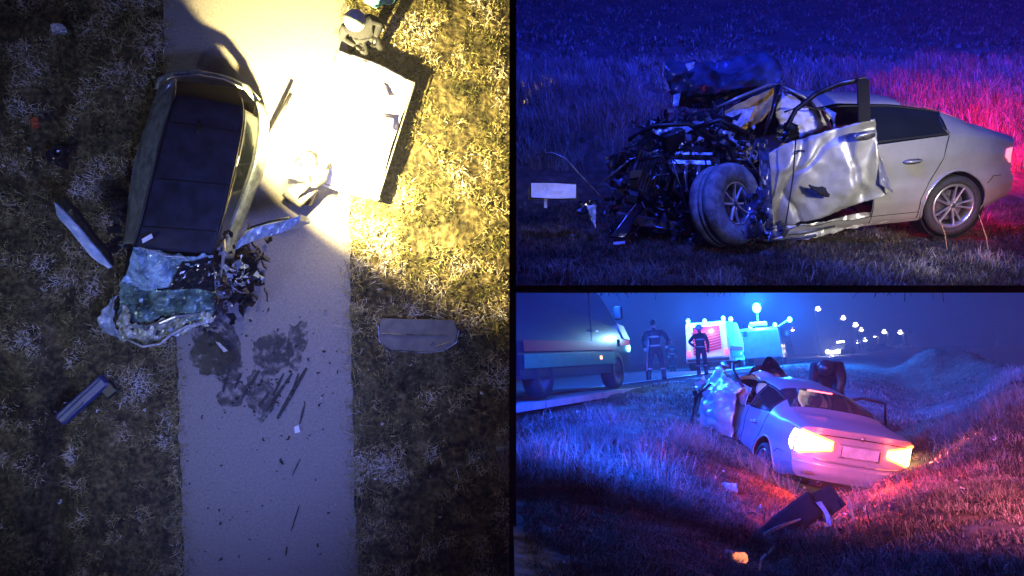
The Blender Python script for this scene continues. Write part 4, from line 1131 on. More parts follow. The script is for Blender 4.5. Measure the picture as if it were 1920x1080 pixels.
# rear spoiler arc and bumper
for nm, pts, r, m in (('rear_bumper', ((296, 168, .6), (300, 150, .62), (325, 139, .64), (372, 137, .65), (420, 146, .64), (462, 164, .62), (484, 190, .6)), .05, 'green_silver'),
                      ('bumper_edge', ((300, 158, .7), (322, 144, .72), (372, 141, .73), (420, 150, .72), (456, 166, .70)), .02, 'alloy'),
                      ('corner_trim', ((304, 200, .9), (308, 178, .95), (316, 160, .96), (330, 150, .97)), .022, 'alloy')):
    MB().tube([i1 @ A(*p) for p in pts], r, 8).build(nm, MT[m], car1, smooth=True)
MB().tube([i1 @ A(*p) for p in ((374, 232, 1.50), (372, 242, 1.58), (371, 250, 1.60))], [.03, .02, .008], 8).build('roof_aerial', MT['plastic'], car1, smooth=True)
MB().tube([i1 @ A(*p) for p in ((306, 208, 1.2), (318, 206, 1.3), (330, 212, 1.4))], .012, 6).build('torn_trim', MT['alloy'], car1)
# windscreen, shattered, and bonnet
patch('windscreen', [ap([(252, 462, 1.36), (300, 472, 1.38), (352, 480, 1.38), (400, 478, 1.34)]), ap([(240, 500, 1.15), (290, 520, 1.15), (330, 505, 1.15), (402, 510, 1.12)]), ap([(226, 532, .96), (280, 545, .98), (330, 535, .98), (404, 540, .96)])],
      MT['bluewhite'], car1, n=34, k=22, amp=.05, freq=3.0, thick=.012, inv=i1, smooth=False, seed=61, ridge=.05)
MB().tube([i1 @ A(*p) for p in ((262, 464, 1.42), (290, 472, 1.44), (312, 480, 1.45), (345, 482, 1.44), (352, 486, 1.42))], .012, 6).build('windscreen_edge', MT['chalk'], car1, smooth=True)
patch('bonnet_side_shadow_panel', [ap([(340, 492, 1.32), (400, 480, 1.34)]), ap([(318, 540, 1.08), (404, 545, 1.02)])], MT['dark_paint'], car1, n=20, k=16, amp=.05, freq=4, thick=.01, inv=i1, seed=62)  # dark panel over the right part of the windscreen
patch('bonnet', [ap([(222, 525, .98), (280, 545, 1.0), (340, 540, 1.0), (402, 535, .98)]), ap([(214, 570, .95), (280, 575, 1.0), (340, 580, 1.02), (400, 572, .95)]), ap([(222, 605, .85), (280, 600, .82), (330, 598, .9), (398, 596, .85)])],
      MT['teal_crumple'], car1, n=40, k=30, amp=.08, freq=2.6, thick=.012, inv=i1, smooth=False, seed=63, edge=.03, ridge=.08)
patch('crumpled_nose', [ap([(222, 585, 1.0), (260, 605, .9), (320, 600, .98), (395, 588, .95)]), ap([(220, 612, .75), (265, 622, .6), (320, 612, .7), (398, 598, .8)]), ap([(226, 632, .5), (272, 645, .5), (318, 630, .55), (396, 606, .6)])],
      MT['pale_crumple'], car1, n=50, k=26, amp=.13, freq=4.0, thick=.012, inv=i1, seed=64, edge=.03)
patch('torn_wing', [ap([(206, 560, .7), (222, 552, .8)]), ap([(184, 600, .55), (212, 598, .7)]), ap([(192, 622, .4), (240, 640, .5)])], MT['panel_blue'], car1, n=16, k=24, amp=.06, freq=5, thick=.012, inv=i1, seed=65, smooth=True, edge=.02)
MB().tube([i1 @ A(*p) for p in ((232, 634, .65), (268, 650, .7), (300, 645, .72), (320, 628, .8), (350, 612, .85), (396, 603, .85), (404, 592, .8))], [.012, .018, .018, .02, .022, .018, .01], 7).build('bent_bumper_bar', MT['chalk'], car1, smooth=True)
MB().tube([i1 @ A(*p) for p in ((272, 612, .9), (300, 606, 1.0), (330, 594, 1.05), (376, 588, 1.0))], [.01, .028, .022, .01], 7).build('bent_headlight_rail', MT['alloy'], car1)
patch('grille_piece', [ap([(314, 618, .75), (332, 632, .7)]), ap([(322, 612, .8), (336, 640, .5)])], MT['panel_blue'], car1, n=8, k=8, amp=.03, thick=.01, inv=i1, seed=66)
patch('front_inner', [ap([(230, 560, .6), (395, 560, .6)]), ap([(240, 625, .21), (390, 600, .21)])], MT['liner'], car1, n=8, k=8, amp=.03, thick=.05, inv=i1)
# floor so that nothing shows through
patch('underbody', [ap([(300, 170, .3), (480, 195, .3)]), ap([(262, 320, .3), (460, 330, .3)]), ap([(235, 520, .3), (408, 520, .3)])], MT['liner'], car1, n=6, k=8, amp=0, thick=.05, inv=i1)
stuffpart(junk('torn_side_wreckage', 70, lambda rd: A(rd.gauss(416, 12), rd.uniform(400, 600), rd.uniform(.3, 1.0)), .17, MT['plastic'], car1, inv=i1, seed=70))
stuffpart(junk('pale_side_scraps', 16, lambda rd: A(rd.gauss(414, 8), rd.uniform(380, 520), rd.uniform(.6, 1.1)), .12, MT['chalk'], car1, inv=i1, seed=71, kinds=(0,)))
stuffpart(junk('nose_wreckage', 70, lambda rd: A(rd.uniform(225, 400), rd.gauss(600, 12), rd.uniform(.3, .8)), .14, MT['plastic'], car1, inv=i1, seed=72))
stuffpart(junk('torn_left_wreckage', 30, lambda rd: A(rd.gauss(222, 9), rd.uniform(375, 480), rd.uniform(.2, .9)), .2, MT['plastic'], car1, inv=i1, seed=75))
patch('bright_strip', [ap([(266, 448, 1.5), (284, 438, 1.5)]), ap([(268, 456, 1.48), (287, 446, 1.5)])], MT['white_sheet'], car1, n=6, k=4, amp=.01, thick=.01, inv=i1)
# flung open doors
MT['door_blue'] = mat('pale_blue_door_paint', (.55, .66, .80), .4, .2, coat=.3, color2=(.34, .44, .58), noise_scale=6, bump=.3)
dl = patch('front_door', [ap([(108, 380, 1.0), (140, 412, 1.0), (180, 460, .95), (214, 500, .9)]), ap([(112, 402, 1.0), (136, 432, 1.0), (176, 482, .95), (208, 502, .9)])],
      MT['door_blue'], car1, n=40, k=8, amp=.02, freq=5, thick=.10, inv=i1, seed=81, smooth=True)
patch('door_inner', [ap([(122, 368, .7), (150, 400, .7), (186, 446, .65), (216, 486, .6)]), ap([(108, 390, .55), (140, 420, .55), (180, 468, .5), (212, 500, .5)])],
      MT['plastic'], car1, n=30, k=6, amp=.03, freq=5, thick=.06, inv=i1, seed=82)
patch('rear_door', [ap([(462, 432, .95), (500, 420, .98), (545, 412, 1.0), (580, 408, 1.0)]), ap([(466, 446, .9), (506, 440, .95), (550, 430, .98), (582, 418, 1.0)])],
      MT['panel_blue'], car1, n=30, k=6, amp=.03, freq=6, thick=.5, inv=i1, seed=83)
MB().tube([i1 @ A(*p) for p in ((470, 426, 1.1), (510, 414, 1.15), (542, 408, 1.15))], .016, 6).build('door_frame', MT['plastic'], car1, smooth=True)
MB().tube([i1 @ A(*p) for p in ((418, 404, .9), (420, 470, .95), (414, 520, .9))], [.015, .03, .012], 6).build('door_edge_trim', MT['alloy'], car1)
mw = thing('door_mirror', 'black door mirror torn loose beside the estate car on its lamp side', 'car part', M1 @ T(A(455, 340, .5)))
MB().ell((0, 0, 0), (.11, .20, .12), 14, RZ(-10)).build('mirror_shell', MT['plastic'], mw, smooth=True)
MB().tube([(-.02, -.15, -.05), (-.08, -.32, -.02), (-.16, -.45, 0)], [.05, .04, .03], 8).build('mirror_arm', MT['plastic'], mw, smooth=True)

# loose things round the estate car
def loose1(name, rows, m, label, cat, **kw):
    o = patch(name, [ap(r) for r in rows], m, None, M1, **kw); return tag(o, label, cat)
loose1('scrap_panel', [[(86, 284, .12), (130, 276, .12)], [(90, 304, .12), (128, 318, .12)]], MT['dark_paint'], 'dark square scrap panel with a round hole on the left grass', 'debris', n=10, k=10, amp=.03, thick=.04, seed=91)
o = MB().lathe([(.07, 0), (.11, 0), (.11, .05), (.07, .05)], 20, T(A(110, 286, .2))).build('hose_ring', MT['plastic'], M=M1); tag(o, 'small black ring lying on the dark scrap panel', 'car part')
loose1('white_scrap', [[(94, 52, .08), (112, 44, .1), (126, 54, .1)], [(96, 66, .08), (110, 62, .1), (122, 66, .1)]], MT['chalk'], 'pale shiny scrap in the grass near the top left corner', 'debris', n=14, k=10, amp=.08, freq=8, thick=.02, seed=92)
bx = A(155, 750, .1)
bb = thing('blue_bar', 'dark blue grooved bar lying in the lower left ditch', 'car part', M1 @ T(bx) @ RZ(42))
MB().box((0, 0, 0), (1.0, .22, .1), bevel=.03).build('bar_body', mat('dark_blue_plastic', (.03, .05, .20), .4, noise_amt=.3, bump=.2), bb)
MT['rail_blue'] = mat('blue_rail_plastic', (.10, .13, .20), .4, noise_amt=.3)
MB().tube([(-.48, .03, .06), (.48, .05, .06)], .018, 6).build('bar_rail', MT['rail_blue'], bb)
MB().tube([(-.45, -.06, .055), (.0, -.05, .055)], .012, 6).build('bar_rail', MT['rail_blue'], bb)
MB().box((.42, -.16, -.02), (.22, .22, .08), bevel=.02).build('bar_end', MT['plastic'], bb)
sl = thing('grey_door_card', 'flat scuffed grey-brown panel with rounded lower corners on the right grass', 'car part', M1 @ T(A(784, 628, .1)))
isl = T(A(784, 628, .1)).inverted()
pts = [(714, 597), (850, 600), (858, 622), (852, 645), (828, 658), (800, 660), (770, 657), (732, 655), (720, 645), (710, 640)]
MB().poly([isl @ A(px, py, .16) for px, py in pts], th=-.06).build('panel_face', MT['grey_board'], sl)
MB().tube([isl @ A(px, py, .165) for px, py in ((709, 612), (711, 640), (722, 650), (732, 657), (770, 660), (802, 662), (832, 658), (856, 642), (861, 618))], .012, 6).build('panel_edge', MT['steel'], sl)
MB().tube([isl @ A(px, py, .168) for px, py in ((712, 625), (745, 627), (840, 628))], .008, 5).build('panel_ridge', MT['steel'], sl)
MB().tube([isl @ A(px, py, .168) for px, py in ((806, 648), (812, 640), (816, 650), (842, 642))], .009, 5).build('panel_clip', MT['steel'], sl)
pr_ = thing('long_black_trim', 'long black trim strip lying across the lit path', 'car part', M1 @ T(A(515, 240, .1)))
ipr = T(A(515, 240, .1)).inverted()
MB().tube([ipr @ A(*p) for p in ((546, 174, .25), (530, 205, .22), (508, 245, .16), (488, 290, .10), (480, 322, .06))], [.03, .035, .035, .028, .012], 8, flat=.6).build('trim_strip', MT['plastic'], pr_, smooth=True)
MB().tube([ipr @ A(*p) for p in ((500, 252, .2), (492, 280, .18))], .02, 6).build('trim_clip', MT['chalk'], pr_)
o = junk('torn_plastic_heap', 150, lambda rd: A(rd.gauss(448, 24), rd.gauss(500, 34), rd.uniform(.03, .21)), .20, MT['plastic'], None, M1, seed=73); tag(o, 'heap of torn black plastic beside the crumpled nose', 'debris', kind='stuff')
o = junk('shredded_pieces', 60, lambda rd: A(rd.gauss(440, 22), rd.gauss(525, 24), rd.uniform(.25, .5)), .12, MT['panel_blue'], None, M1, seed=74, kinds=(0, 1)); tag(o, 'pale blue shredded plastic strands beside the crumpled nose', 'debris', kind='stuff')
def debr(rd):
    t = rd.random()
    if t < .5: return A(rd.gauss(470, 60), rd.gauss(690, 55), .02)
    return A(rd.uniform(345, 650), rd.uniform(560, 1060), .015)
o = junk('path_debris', 230, debr, .045, MT['plastic'], None, M1, seed=76, kinds=(0, 2)); tag(o, 'fine dark crumbs scattered over the lower path', 'debris', kind='stuff')
o = junk('glass_bits', 26, lambda rd: A(rd.uniform(345, 640), rd.uniform(600, 980), .02), .03, MT['chalk'], None, M1, seed=77, kinds=(0,)); tag(o, 'tiny pale bits scattered over the lower path', 'debris', kind='stuff')
o = junk('grass_bits', 60, lambda rd: A(rd.choice([rd.uniform(0, 300), rd.uniform(690, 950)]), rd.uniform(20, 1060), .10), .05, MT['chalk'], None, M1, seed=78, kinds=(0,)); tag(o, 'tiny pale bits scattered in the grass', 'debris', kind='stuff')
loose1('clay_scrap', [[(56, 222, .1), (70, 220, .1)], [(58, 240, .1), (74, 240, .1)]], MT['clay'], 'small rusty orange scrap in the grass at the left edge', 'debris', n=8, k=8, amp=.05, thick=.02, seed=93)
loose1('shard', [[(552, 800, .05), (560, 797, .05)], [(553, 812, .04), (563, 810, .04)]], MT['white_sheet'], 'small white triangular shard on the path below the scrape marks', 'debris', n=5, k=5, amp=.01, thick=.01, seed=94)
loose1('bracket_scrap', [[(404, 640, .1), (412, 642, .1)], [(420, 660, .1), (428, 658, .1)]], MT['chalk'], 'pale bent bracket on the path edge below the nose', 'debris', n=8, k=4, amp=.02, thick=.01, seed=95)
loose1('turquoise_cloth', [[(676, -12, .3), (720, -16, .21), (748, -12, .3)], [(682, 6, .25), (712, 12, .3), (740, 6, .25)]], MT['teal_plastic'], 'turquoise crumpled cloth cut off at the top edge', 'cloth', n=16, k=10, amp=.08, freq=5, thick=.02, seed=96, smooth=True)
# white sheet shelter
sh = thing('white_sheet_shelter', 'white sheet stretched over a low frame, glaring in the floodlight', 'shelter', M1 @ T(A(670, 240, 0)))
ish = T(A(670, 240, 0)).inverted()
patch('sheet', [ap([(632, 94, .26), (680, 108, .28), (730, 128, .28), (778, 156, .26)]), ap([(606, 170, .26), (660, 190, .21), (710, 205, .22), (752, 220, .26)]), ap([(582, 250, .26), (640, 270, .20), (690, 280, .21), (730, 290, .26)]), ap([(562, 330, .26), (610, 350, .26), (660, 365, .26), (708, 376, .26)])],
      MT['white_sheet'], sh, n=40, k=40, amp=.035, freq=2.2, ridge=.03, thick=.008, inv=ish, smooth=True, seed=101)
for q in ((634, 98), (775, 158), (710, 372), (564, 332)):
    p = ish @ A(q[0], q[1], .26); MB().tube([p, Vector((p.x, p.y, 0.02))], .018, 8).build('leg', MT['pole'], sh)
for a, b in (((632, 94), (778, 156)), ((778, 156), (708, 376)), ((708, 376), (562, 330)), ((562, 330), (632, 94))):
    MB().tube([ish @ A(*a, .25), ish @ A(*b, .25)], .014, 6).build('frame_bar', MT['pole'], sh)
patch('sheet_patch', [ap([(706, 218, .32), (738, 222, .33)]), ap([(718, 244, .32), (735, 250, .33)])], mat('grey_mesh_window', (.20, .17, .20), .8, noise_amt=.3), sh, n=6, k=6, amp=.005, thick=.004, inv=ish)  # shade on the sheet, drawn as a dark grey patch
patch('sheet_patch', [ap([(710, 160, .34), (722, 164, .34)]), ap([(718, 186, .33), (732, 186, .33)])], mat('pinkish_smudge_patch', (.42, .36, .38), .8, noise_amt=.2), sh, n=6, k=6, amp=.005, thick=.004, inv=ish)  # second bit of shade on the sheet, as a pinkish patch

# floodlight on a pole
LP = A(588, 352, 0)
fl = thing('floodlight', 'floodlight on a thin tripod beside the white sheet', 'lamp', M1 @ T(Vector((LP.x, LP.y, 0))))
MB().tube([(0, 0, .33), (0, 0, 1.30)], .018, 8).build('pole', MT['pole'], fl)
for a in (20, 140, 260):
    MB().tube([(0, 0, .5), (.30 * math.cos(R(a)), .30 * math.sin(R(a)), 0.02)], .014, 6).build('leg', MT['pole'], fl)
MB().box((0, 0, 1.36), (.16, .08, .12), bevel=.015).build('lamp_head', MT['plastic'], fl)
MB().box((0, .046, 1.36), (.17, .01, .09)).build('lamp_glass', MT['e_flood'], fl)
# ================================================================== people
def person(name, label, M, J, mats, scale=1.0, parent_things=(), helmet=None, stripes=True, bulk=1.0):
    """J: joints in metres. One skinned body, head with face, helmet, gloves, boots as children"""
    root = thing(name, label, 'person', M)
    D = dict(pelvis=(0, 0, .95), waist=(0, .01, 1.10), chest=(0, .0, 1.32), neck=(0, .0, 1.50), skull=(0, .02, 1.58),
             shL=(-.19, 0, 1.44), elL=(-.27, -.02, 1.17), wrL=(-.27, .08, .93), shR=(.19, 0, 1.44), elR=(.27, -.02, 1.17), wrR=(.27, .08, .93),
             hipL=(-.10, 0, .92), knL=(-.12, .03, .50), anL=(-.13, 0, .10), hipR=(.10, 0, .92), knR=(.12, .03, .50), anR=(.13, 0, .10),
             face=(0, 1, 0))
    D.update(J)
    V = {k: Vector(v) * scale for k, v in D.items()}
    face = Vector(D['face']).normalized()
    order = ['pelvis', 'waist', 'chest', 'neck', 'skull', 'shL', 'elL', 'wrL', 'shR', 'elR', 'wrR', 'hipL', 'knL', 'anL', 'hipR', 'knR', 'anR']
    rad = dict(pelvis=.155, waist=.145, chest=.165, neck=.06, skull=.05, shL=.085, elL=.060, wrL=.043, shR=.085, elR=.060, wrR=.043,
               hipL=.115, knL=.078, anL=.060, hipR=.115, knR=.078, anR=.060)
    ed = [('pelvis', 'waist'), ('waist', 'chest'), ('chest', 'neck'), ('neck', 'skull'), ('chest', 'shL'), ('shL', 'elL'), ('elL', 'wrL'), ('chest', 'shR'), ('shR', 'elR'), ('elR', 'wrR'),
          ('pelvis', 'hipL'), ('hipL', 'knL'), ('knL', 'anL'), ('pelvis', 'hipR'), ('hipR', 'knR'), ('knR', 'anR')]
    me = bpy.data.meshes.new('body')
    me.from_pydata([tuple(V[k]) for k in order], [(order.index(a), order.index(b)) for a, b in ed], [])
    o = bpy.data.objects.new('body', me); COL.objects.link(o); o.parent = root
    md = o.modifiers.new('skin', 'SKIN')
    if not me.skin_vertices: me.skin_vertices.new(name='')
    for i, k in enumerate(order):
        r = rad[k] * scale * bulk; sv = me.skin_vertices[0].data[i]; sv.radius = (r, r * (.78 if k in ('chest', 'waist', 'pelvis') else 1)); sv.use_root = (k == 'pelvis')
    s = o.modifiers.new('sub', 'SUBSURF'); s.levels = 1; s.render_levels = 2
    me.materials.append(mats[0])
    # head
    hc = V['skull'] + (V['skull'] - V['neck']).normalized() * .10 * scale
    upv = (V['skull'] - V['neck']).normalized(); fx = face.cross(upv).normalized(); fy = upv.cross(fx)
    Mh = Matrix((fx, fy, upv)).transposed().to_4x4()
    mb = MB().ell(hc, (.078 * scale, .098 * scale, .118 * scale), 16, Mh)
    mb.ell(hc + fy * .100 * scale - upv * .01 * scale, (.013 * scale, .018 * scale, .024 * scale), 8, Mh)
    for sx in (-1, 1):
        mb.ell(hc + fx * sx * .080 * scale, (.012 * scale, .022 * scale, .032 * scale), 8, Mh)
    hd = mb.build('head', MT['skin'], root, smooth=True)
    mb = MB()
    for sx in (-1, 1): mb.ell(hc + fx * sx * .032 * scale + fy * .092 * scale + upv * .012 * scale, (.013 * scale, .006 * scale, .008 * scale), 8, Mh)
    mb.build('eyes', MT['liner'], hd)
    MB().ell(hc + fy * .093 * scale - upv * .052 * scale, (.026 * scale, .006 * scale, .007 * scale), 8, Mh).build('mouth', MT['clay'], hd)
    if helmet is not None:
        mb = MB()
        prof = [(.001, .150), (.06, .142), (.105, .105), (.122, .05), (.125, .01), (.155, -.005), (.155, .003), (.127, .02)]
        mb.lathe([(r * scale, z * scale) for r, z in prof], 20, T(hc + upv * .02 * scale) @ Mh, close=False)
        mb.build('helmet', helmet, root, smooth=True)
    else:
        MB().ell(hc + upv * .03 * scale - fy * .02 * scale, (.085 * scale, .098 * scale, .10 * scale), 14, Mh).build('hair', MT['liner'], root, smooth=True)
    # gloved hands: palm, four fingers, thumb
    for e, w, sd in (('elL', 'wrL', -1), ('elR', 'wrR', 1)):
        d = (V[w] - V[e]).normalized(); a = d.cross(Vector((0, 0, 1)))
        if a.length < .1: a = d.cross(Vector((1, 0, 0)))
        a.normalize(); b = a.cross(d)
        mb = MB().ell(V[w] + d * .05 * scale, (.038 * scale, .018 * scale, .055 * scale), 10, Matrix((a, b, d)).transposed().to_4x4())
        for q, ln in zip((-.028, -.010, .010, .028), (.060, .075, .072, .058)):
            p0 = V[w] + d * .085 * scale + a * q * scale
            mb.tube([p0, p0 + d * ln * .5 * scale, p0 + d * ln * .85 * scale + b * .03 * scale], [.010 * scale, .009 * scale, .007 * scale], 6)
        p0 = V[w] + d * .02 * scale - a * sd * .03 * scale
        mb.tube([p0, p0 - a * sd * .03 * scale + d * .03 * scale, p0 - a * sd * .03 * scale + d * .06 * scale], [.012 * scale, .010 * scale, .008 * scale], 6)
        mb.build('glove', mats[1], root, smooth=True)
    for an, kn in (('anL', 'knL'), ('anR', 'knR')):
        c = V[an]; ff = Vector((face.x, face.y, 0)); ff = ff.normalized() if ff.length > .1 else Vector((0, 1, 0))
        sx = ff.cross(Vector((0, 0, 1)))
        mb = MB().tube([c + Vector((0, 0, .20)) * scale, c, c - Vector((0, 0, .06)) * scale], [.075 * scale, .068 * scale, .062 * scale], 10)
        mb.ell(c + ff * .07 * scale - Vector((0, 0, .055)) * scale, (.055 * scale, .145 * scale, .045 * scale), 10, Matrix((sx, ff, Vector((0, 0, 1)))).transposed().to_4x4())
        mb.build('boot', MT['plastic'], root, smooth=True)
    if stripes:
        for a, b, f, r in (('pelvis', 'waist', .6, .172), ('waist', 'chest', .85, .180)):
            p = V[a].lerp(V[b], f); d = (V[b] - V[a]).normalized()
            Mx = T(p) @ d.to_track_quat('Z', 'Y').to_matrix().to_4x4()
            MB().lathe([(r * scale, -.022 * scale), (r * scale, .022 * scale), ((r - .01) * scale, .022 * scale), ((r - .01) * scale, -.022 * scale)], 24, Mx @ Matrix.Diagonal((1, .86, 1, 1))).build('reflective_band', MT['hivis'], root)
        for kn, an in (('knL', 'anL'), ('knR', 'anR')):
            p = V[kn].lerp(V[an], .35); d = (V[an] - V[kn]).normalized()
            MB().lathe([(.078 * scale, -.018 * scale), (.078 * scale, .018 * scale), (.07 * scale, .018 * scale), (.07 * scale, -.018 * scale)], 16, T(p) @ d.to_track_quat('Z', 'Y').to_matrix().to_4x4()).build('reflective_band', MT['hivis'], root)
    return root

# stage 1: standing person behind the sheet, crouching person by the lamp
pf = A(702, 98, 0)
person('person', 'person in a pale helmet and dark clothes standing behind the white sheet', M1 @ T(pf) @ RZ(200),
       dict(elL=(-.30, .02, 1.20), wrL=(-.16, .16, 1.08), elR=(.30, .02, 1.20), wrR=(.16, .18, 1.10), face=(0, .9, -.3)), (MT['cloth_dark'], MT['plastic']), helmet=MT['helmet'], scale=1.0, stripes=False)
pf = A(568, 372, 0)
person('person', 'person with a dark cap crouching over the path under the floodlight', M1 @ T(pf) @ RZ(-35),
       dict(pelvis=(0, -.05, .45), waist=(0, .08, .58), chest=(0, .28, .72), neck=(0, .42, .82), skull=(0, .48, .86),
            shL=(-.18, .32, .76), elL=(-.24, .42, .50), wrL=(-.18, .60, .36), shR=(.18, .32, .76), elR=(.24, .42, .50), wrR=(.16, .60, .36),
            hipL=(-.10, -.05, .43), knL=(-.17, .30, .46), anL=(-.14, .02, .10), hipR=(.10, -.05, .43), knR=(.17, .30, .46), anR=(.14, .02, .10), face=(0, .8, -.6)),
       (MT['cloth_grey'], MT['plastic']), helmet=MT['helmet_dark'], stripes=False)
# lights of stage 1
def W1(p): return M1 @ p
lamp('floodlight_beam', 'SPOT', W1(Vector((LP.x, LP.y, 1.62))), 6800, (1.0, .78, .30), .05, W1(A(790, 130, 0)), 158, .40)
lamp('torch_pool', 'POINT', W1(Vector((LP.x + .25, LP.y + .1, .95))), 150, (1.0, .80, .34), .10)  # extra point lamp beside the floodlight for the hot core
lamp('blue_flash_overhead', 'SPOT', W1(A(560, 1250, 8)), 3000, (.20, .26, 1.0), 1.0, W1(A(420, 600, 0)), 70, 1.0)  # added blue fill that tints the lower path
lamp('drone_lamp', 'SPOT', W1(Vector((-10.5, -3.5, 8))), 850, (.66, .76, 1.0), .3, W1(A(270, 560, 0)), 70, 1.0)  # added off-frame fill for the car and left verge
# ================================================================== STAGE 3: the same saloon from behind, in the ditch
cg = G(1602, 926, d=11.15)
CAR3 = M3 @ T(cg + Vector((0, 0, -.06))) @ RZ(3.0) @ RX(6.5) @ RY(12.5) @ T((0, 0, -.20))
car3 = thing('car_in_ditch', 'silver saloon from behind with glowing tail lamps, tilted in the ditch', 'car', CAR3)
def crush3(v):
    v = lift(v, .08)
    a = float(sstep(2.3, 3.3, v.y)) * (1.3 if v.x < 0 else .5)
    return v + Vector((nz(v, 2.6, 4), nz(v, 2.6, 5), nz(v, 3, 6))) * .30 * a
def keep3(side, u, t, c):
    if side < 0 and t < .75 and u > 2.06 and t > .5: return False
    return True
MT['silver_b'] = mat('rear_silver_paint', (0.52, 0.50, 0.50), 0.36, 0.25, coat=0.5, noise_amt=0.10, noise_scale=5, bump=0.03, bump_scale=4)
c3 = make_saloon(car3, MT['silver_b'], umax=3.3, crush=crush3, keep=keep3)
for sd in (-1, 1):
    Mx = T((sd * .80, WC[0], WC[1] - .05)) @ Matrix.Rotation(R(90) * sd, 4, 'Y')
    make_wheel(None, Mx, parent=car3, name='wheel')
up3 = lambda v: lift(v, .08)
tail_lamp(car3, -1, MT['e_tail_hot'], up3, .40, .035); tail_lamp(car3, 1, MT['e_tail_hot'], up3, .40, .035)
# red outer rims of the lamps
for sd in (-1, 1):
    pts = [up3(rearP(sd * x_, z_, .02)) for x_, z_ in ((.40, .77), (.40, .87), (.62, .915), (.80, .955))]
    MB().tube(pts, .016, 6).build('lamp_rim', MT['e_tail'], car3, smooth=True)
    pts = [up3(rearP(sd * x_, z_, .02)) for x_, z_ in ((.40, .77), (.62, .725), (.80, .675))]
    MB().tube(pts, .014, 6).build('lamp_rim', MT['e_tail'], car3, smooth=True)
# third brake lamp, plate, bumper creases, badge, exhausts
v = S(1.50, .985, 1)
MB().box((0, 1.54, v.z + .085), (.40, .035, .022), bevel=.006).build('brake_bar', MT['e_brake3'], car3)
MB().tube([(-.62, .02, .985), (0, .0, .998), (.62, .02, .985)], .006, 6).build('boot_gap', MT['liner'], car3)
MB().box(rearP(0, .80, .018), (.56, .012, .15), bevel=.01).build('license_plate', MT['plate'], car3)
MB().box(rearP(0, .80, .010), (.60, .012, .19), bevel=.02).build('plate_recess', MT['silver_dirty'], car3)
for sd in (-1, 1):
    MB().box(rearP(sd * .27, .80, .028), (.012, .006, .13)).build('plate_bracket', MT['plastic'], car3)
    MB().box(rearP(sd * .25, .725 if sd < 0 else .855, .028) if sd < 0 else rearP(.25, .725, .028), (.05, .006, .012)).build('plate_bracket', MT['plastic'], car3)
pts = [Vector((sd_x, rearP(sd_x, .645, .018).y, .62 + .035 * (1 - (sd_x / .62) ** 2) * 0 + .03 * (abs(sd_x) / .62) ** 3)) for sd_x in np.linspace(-.62, .62, 15)]
MB().tube(pts, .013, 6).build('bumper_crease', MT['alloy'], car3, smooth=True)
for sd in (-1, 1):
    MB().box(rearP(sd * .62, .44, .006), (.26, .012, .035), bevel=.008).build('reflector', MT['amber_plastic'] if False else MT['alloy'], car3)
    MB().lathe([(.036, -.05), (.036, .06), (.028, .06), (.028, -.05)], 16, T(rearP(sd * .50, .31, .0)) @ Matrix.Rotation(R(90), 4, 'X')).build('exhaust_pipe', MT['steel'], car3)
MB().box(rearP(0, .30, -.03), (1.2, .08, .10), bevel=.02).build('lower_valance', MT['plastic'], car3)
MB().lathe([(.001, .012), (.030, .010), (.036, 0), (.001, 0)], 20, T(rearP(0, .955, .006) + Vector((0, 0, .047))) @ Matrix.Rotation(R(90), 4, 'X'), close=False).build('boot_badge', MT['alloy'], car3, smooth=True)
MB().ell((0.02, 1.82, 1.46), (.03, .075, .035)).build('roof_aerial', MT['silver_b'], car3, smooth=True)
# inside
for x in (-.42, 0, .42):
    MB().box((x, 1.50, 1.03), (.20, .09, .16), RX(8), .04).build('headrest', MT['cloth_dark'], car3)
MB().box((0, 1.56, .72), (1.3, .16, .50), RX(12), .05).build('rear_seat', MT['cloth_dark'], car3)
MB().box((0, 1.30, .90), (1.2, .5, .02)).build('parcel_shelf', MT['cloth_dark'], car3)
for x in (-.36, .36):
    MB().box((x, 2.35, .85), (.5, .16, .62), RX(10), .06).build('front_seat', MT['cloth_dark'], car3)
    MB().box((x, 2.42, 1.24), (.24, .09, .16), RX(10), .04).build('headrest', MT['cloth_dark'], car3)
MB().box((0, 2.2, .25), (1.6, 3.2, .04)).build('floor_pan', MT['liner'], car3)
for x0, sd_ in ((-.52, 111), (.22, 118)):
    patch('airbag', [[Vector((x0, 2.75, 1.36)), Vector((x0 + .30, 2.75, 1.38))], [Vector((x0 + .02, 2.8, 1.18)), Vector((x0 + .36, 2.8, 1.2))], [Vector((x0 + .16, 2.8, 1.0)), Vector((x0 + .34, 2.8, 1.02))]], MT['airbag'], car3, n=14, k=14, amp=.05, freq=5, thick=.01, seed=sd_, smooth=True)
lamp('cabin_light', 'POINT', CAR3 @ Vector((0, 2.5, 1.35)), 7, (1.0, .88, .68), .05)
patch('airbag', [[Vector((-.86, 2.15, 1.30)), Vector((-.86, 2.7, 1.34))], [Vector((-.90, 2.15, 1.0)), Vector((-.92, 2.7, .98))]], MT['airbag'], car3, n=14, k=14, amp=.06, freq=5, thick=.01, seed=112, smooth=True)
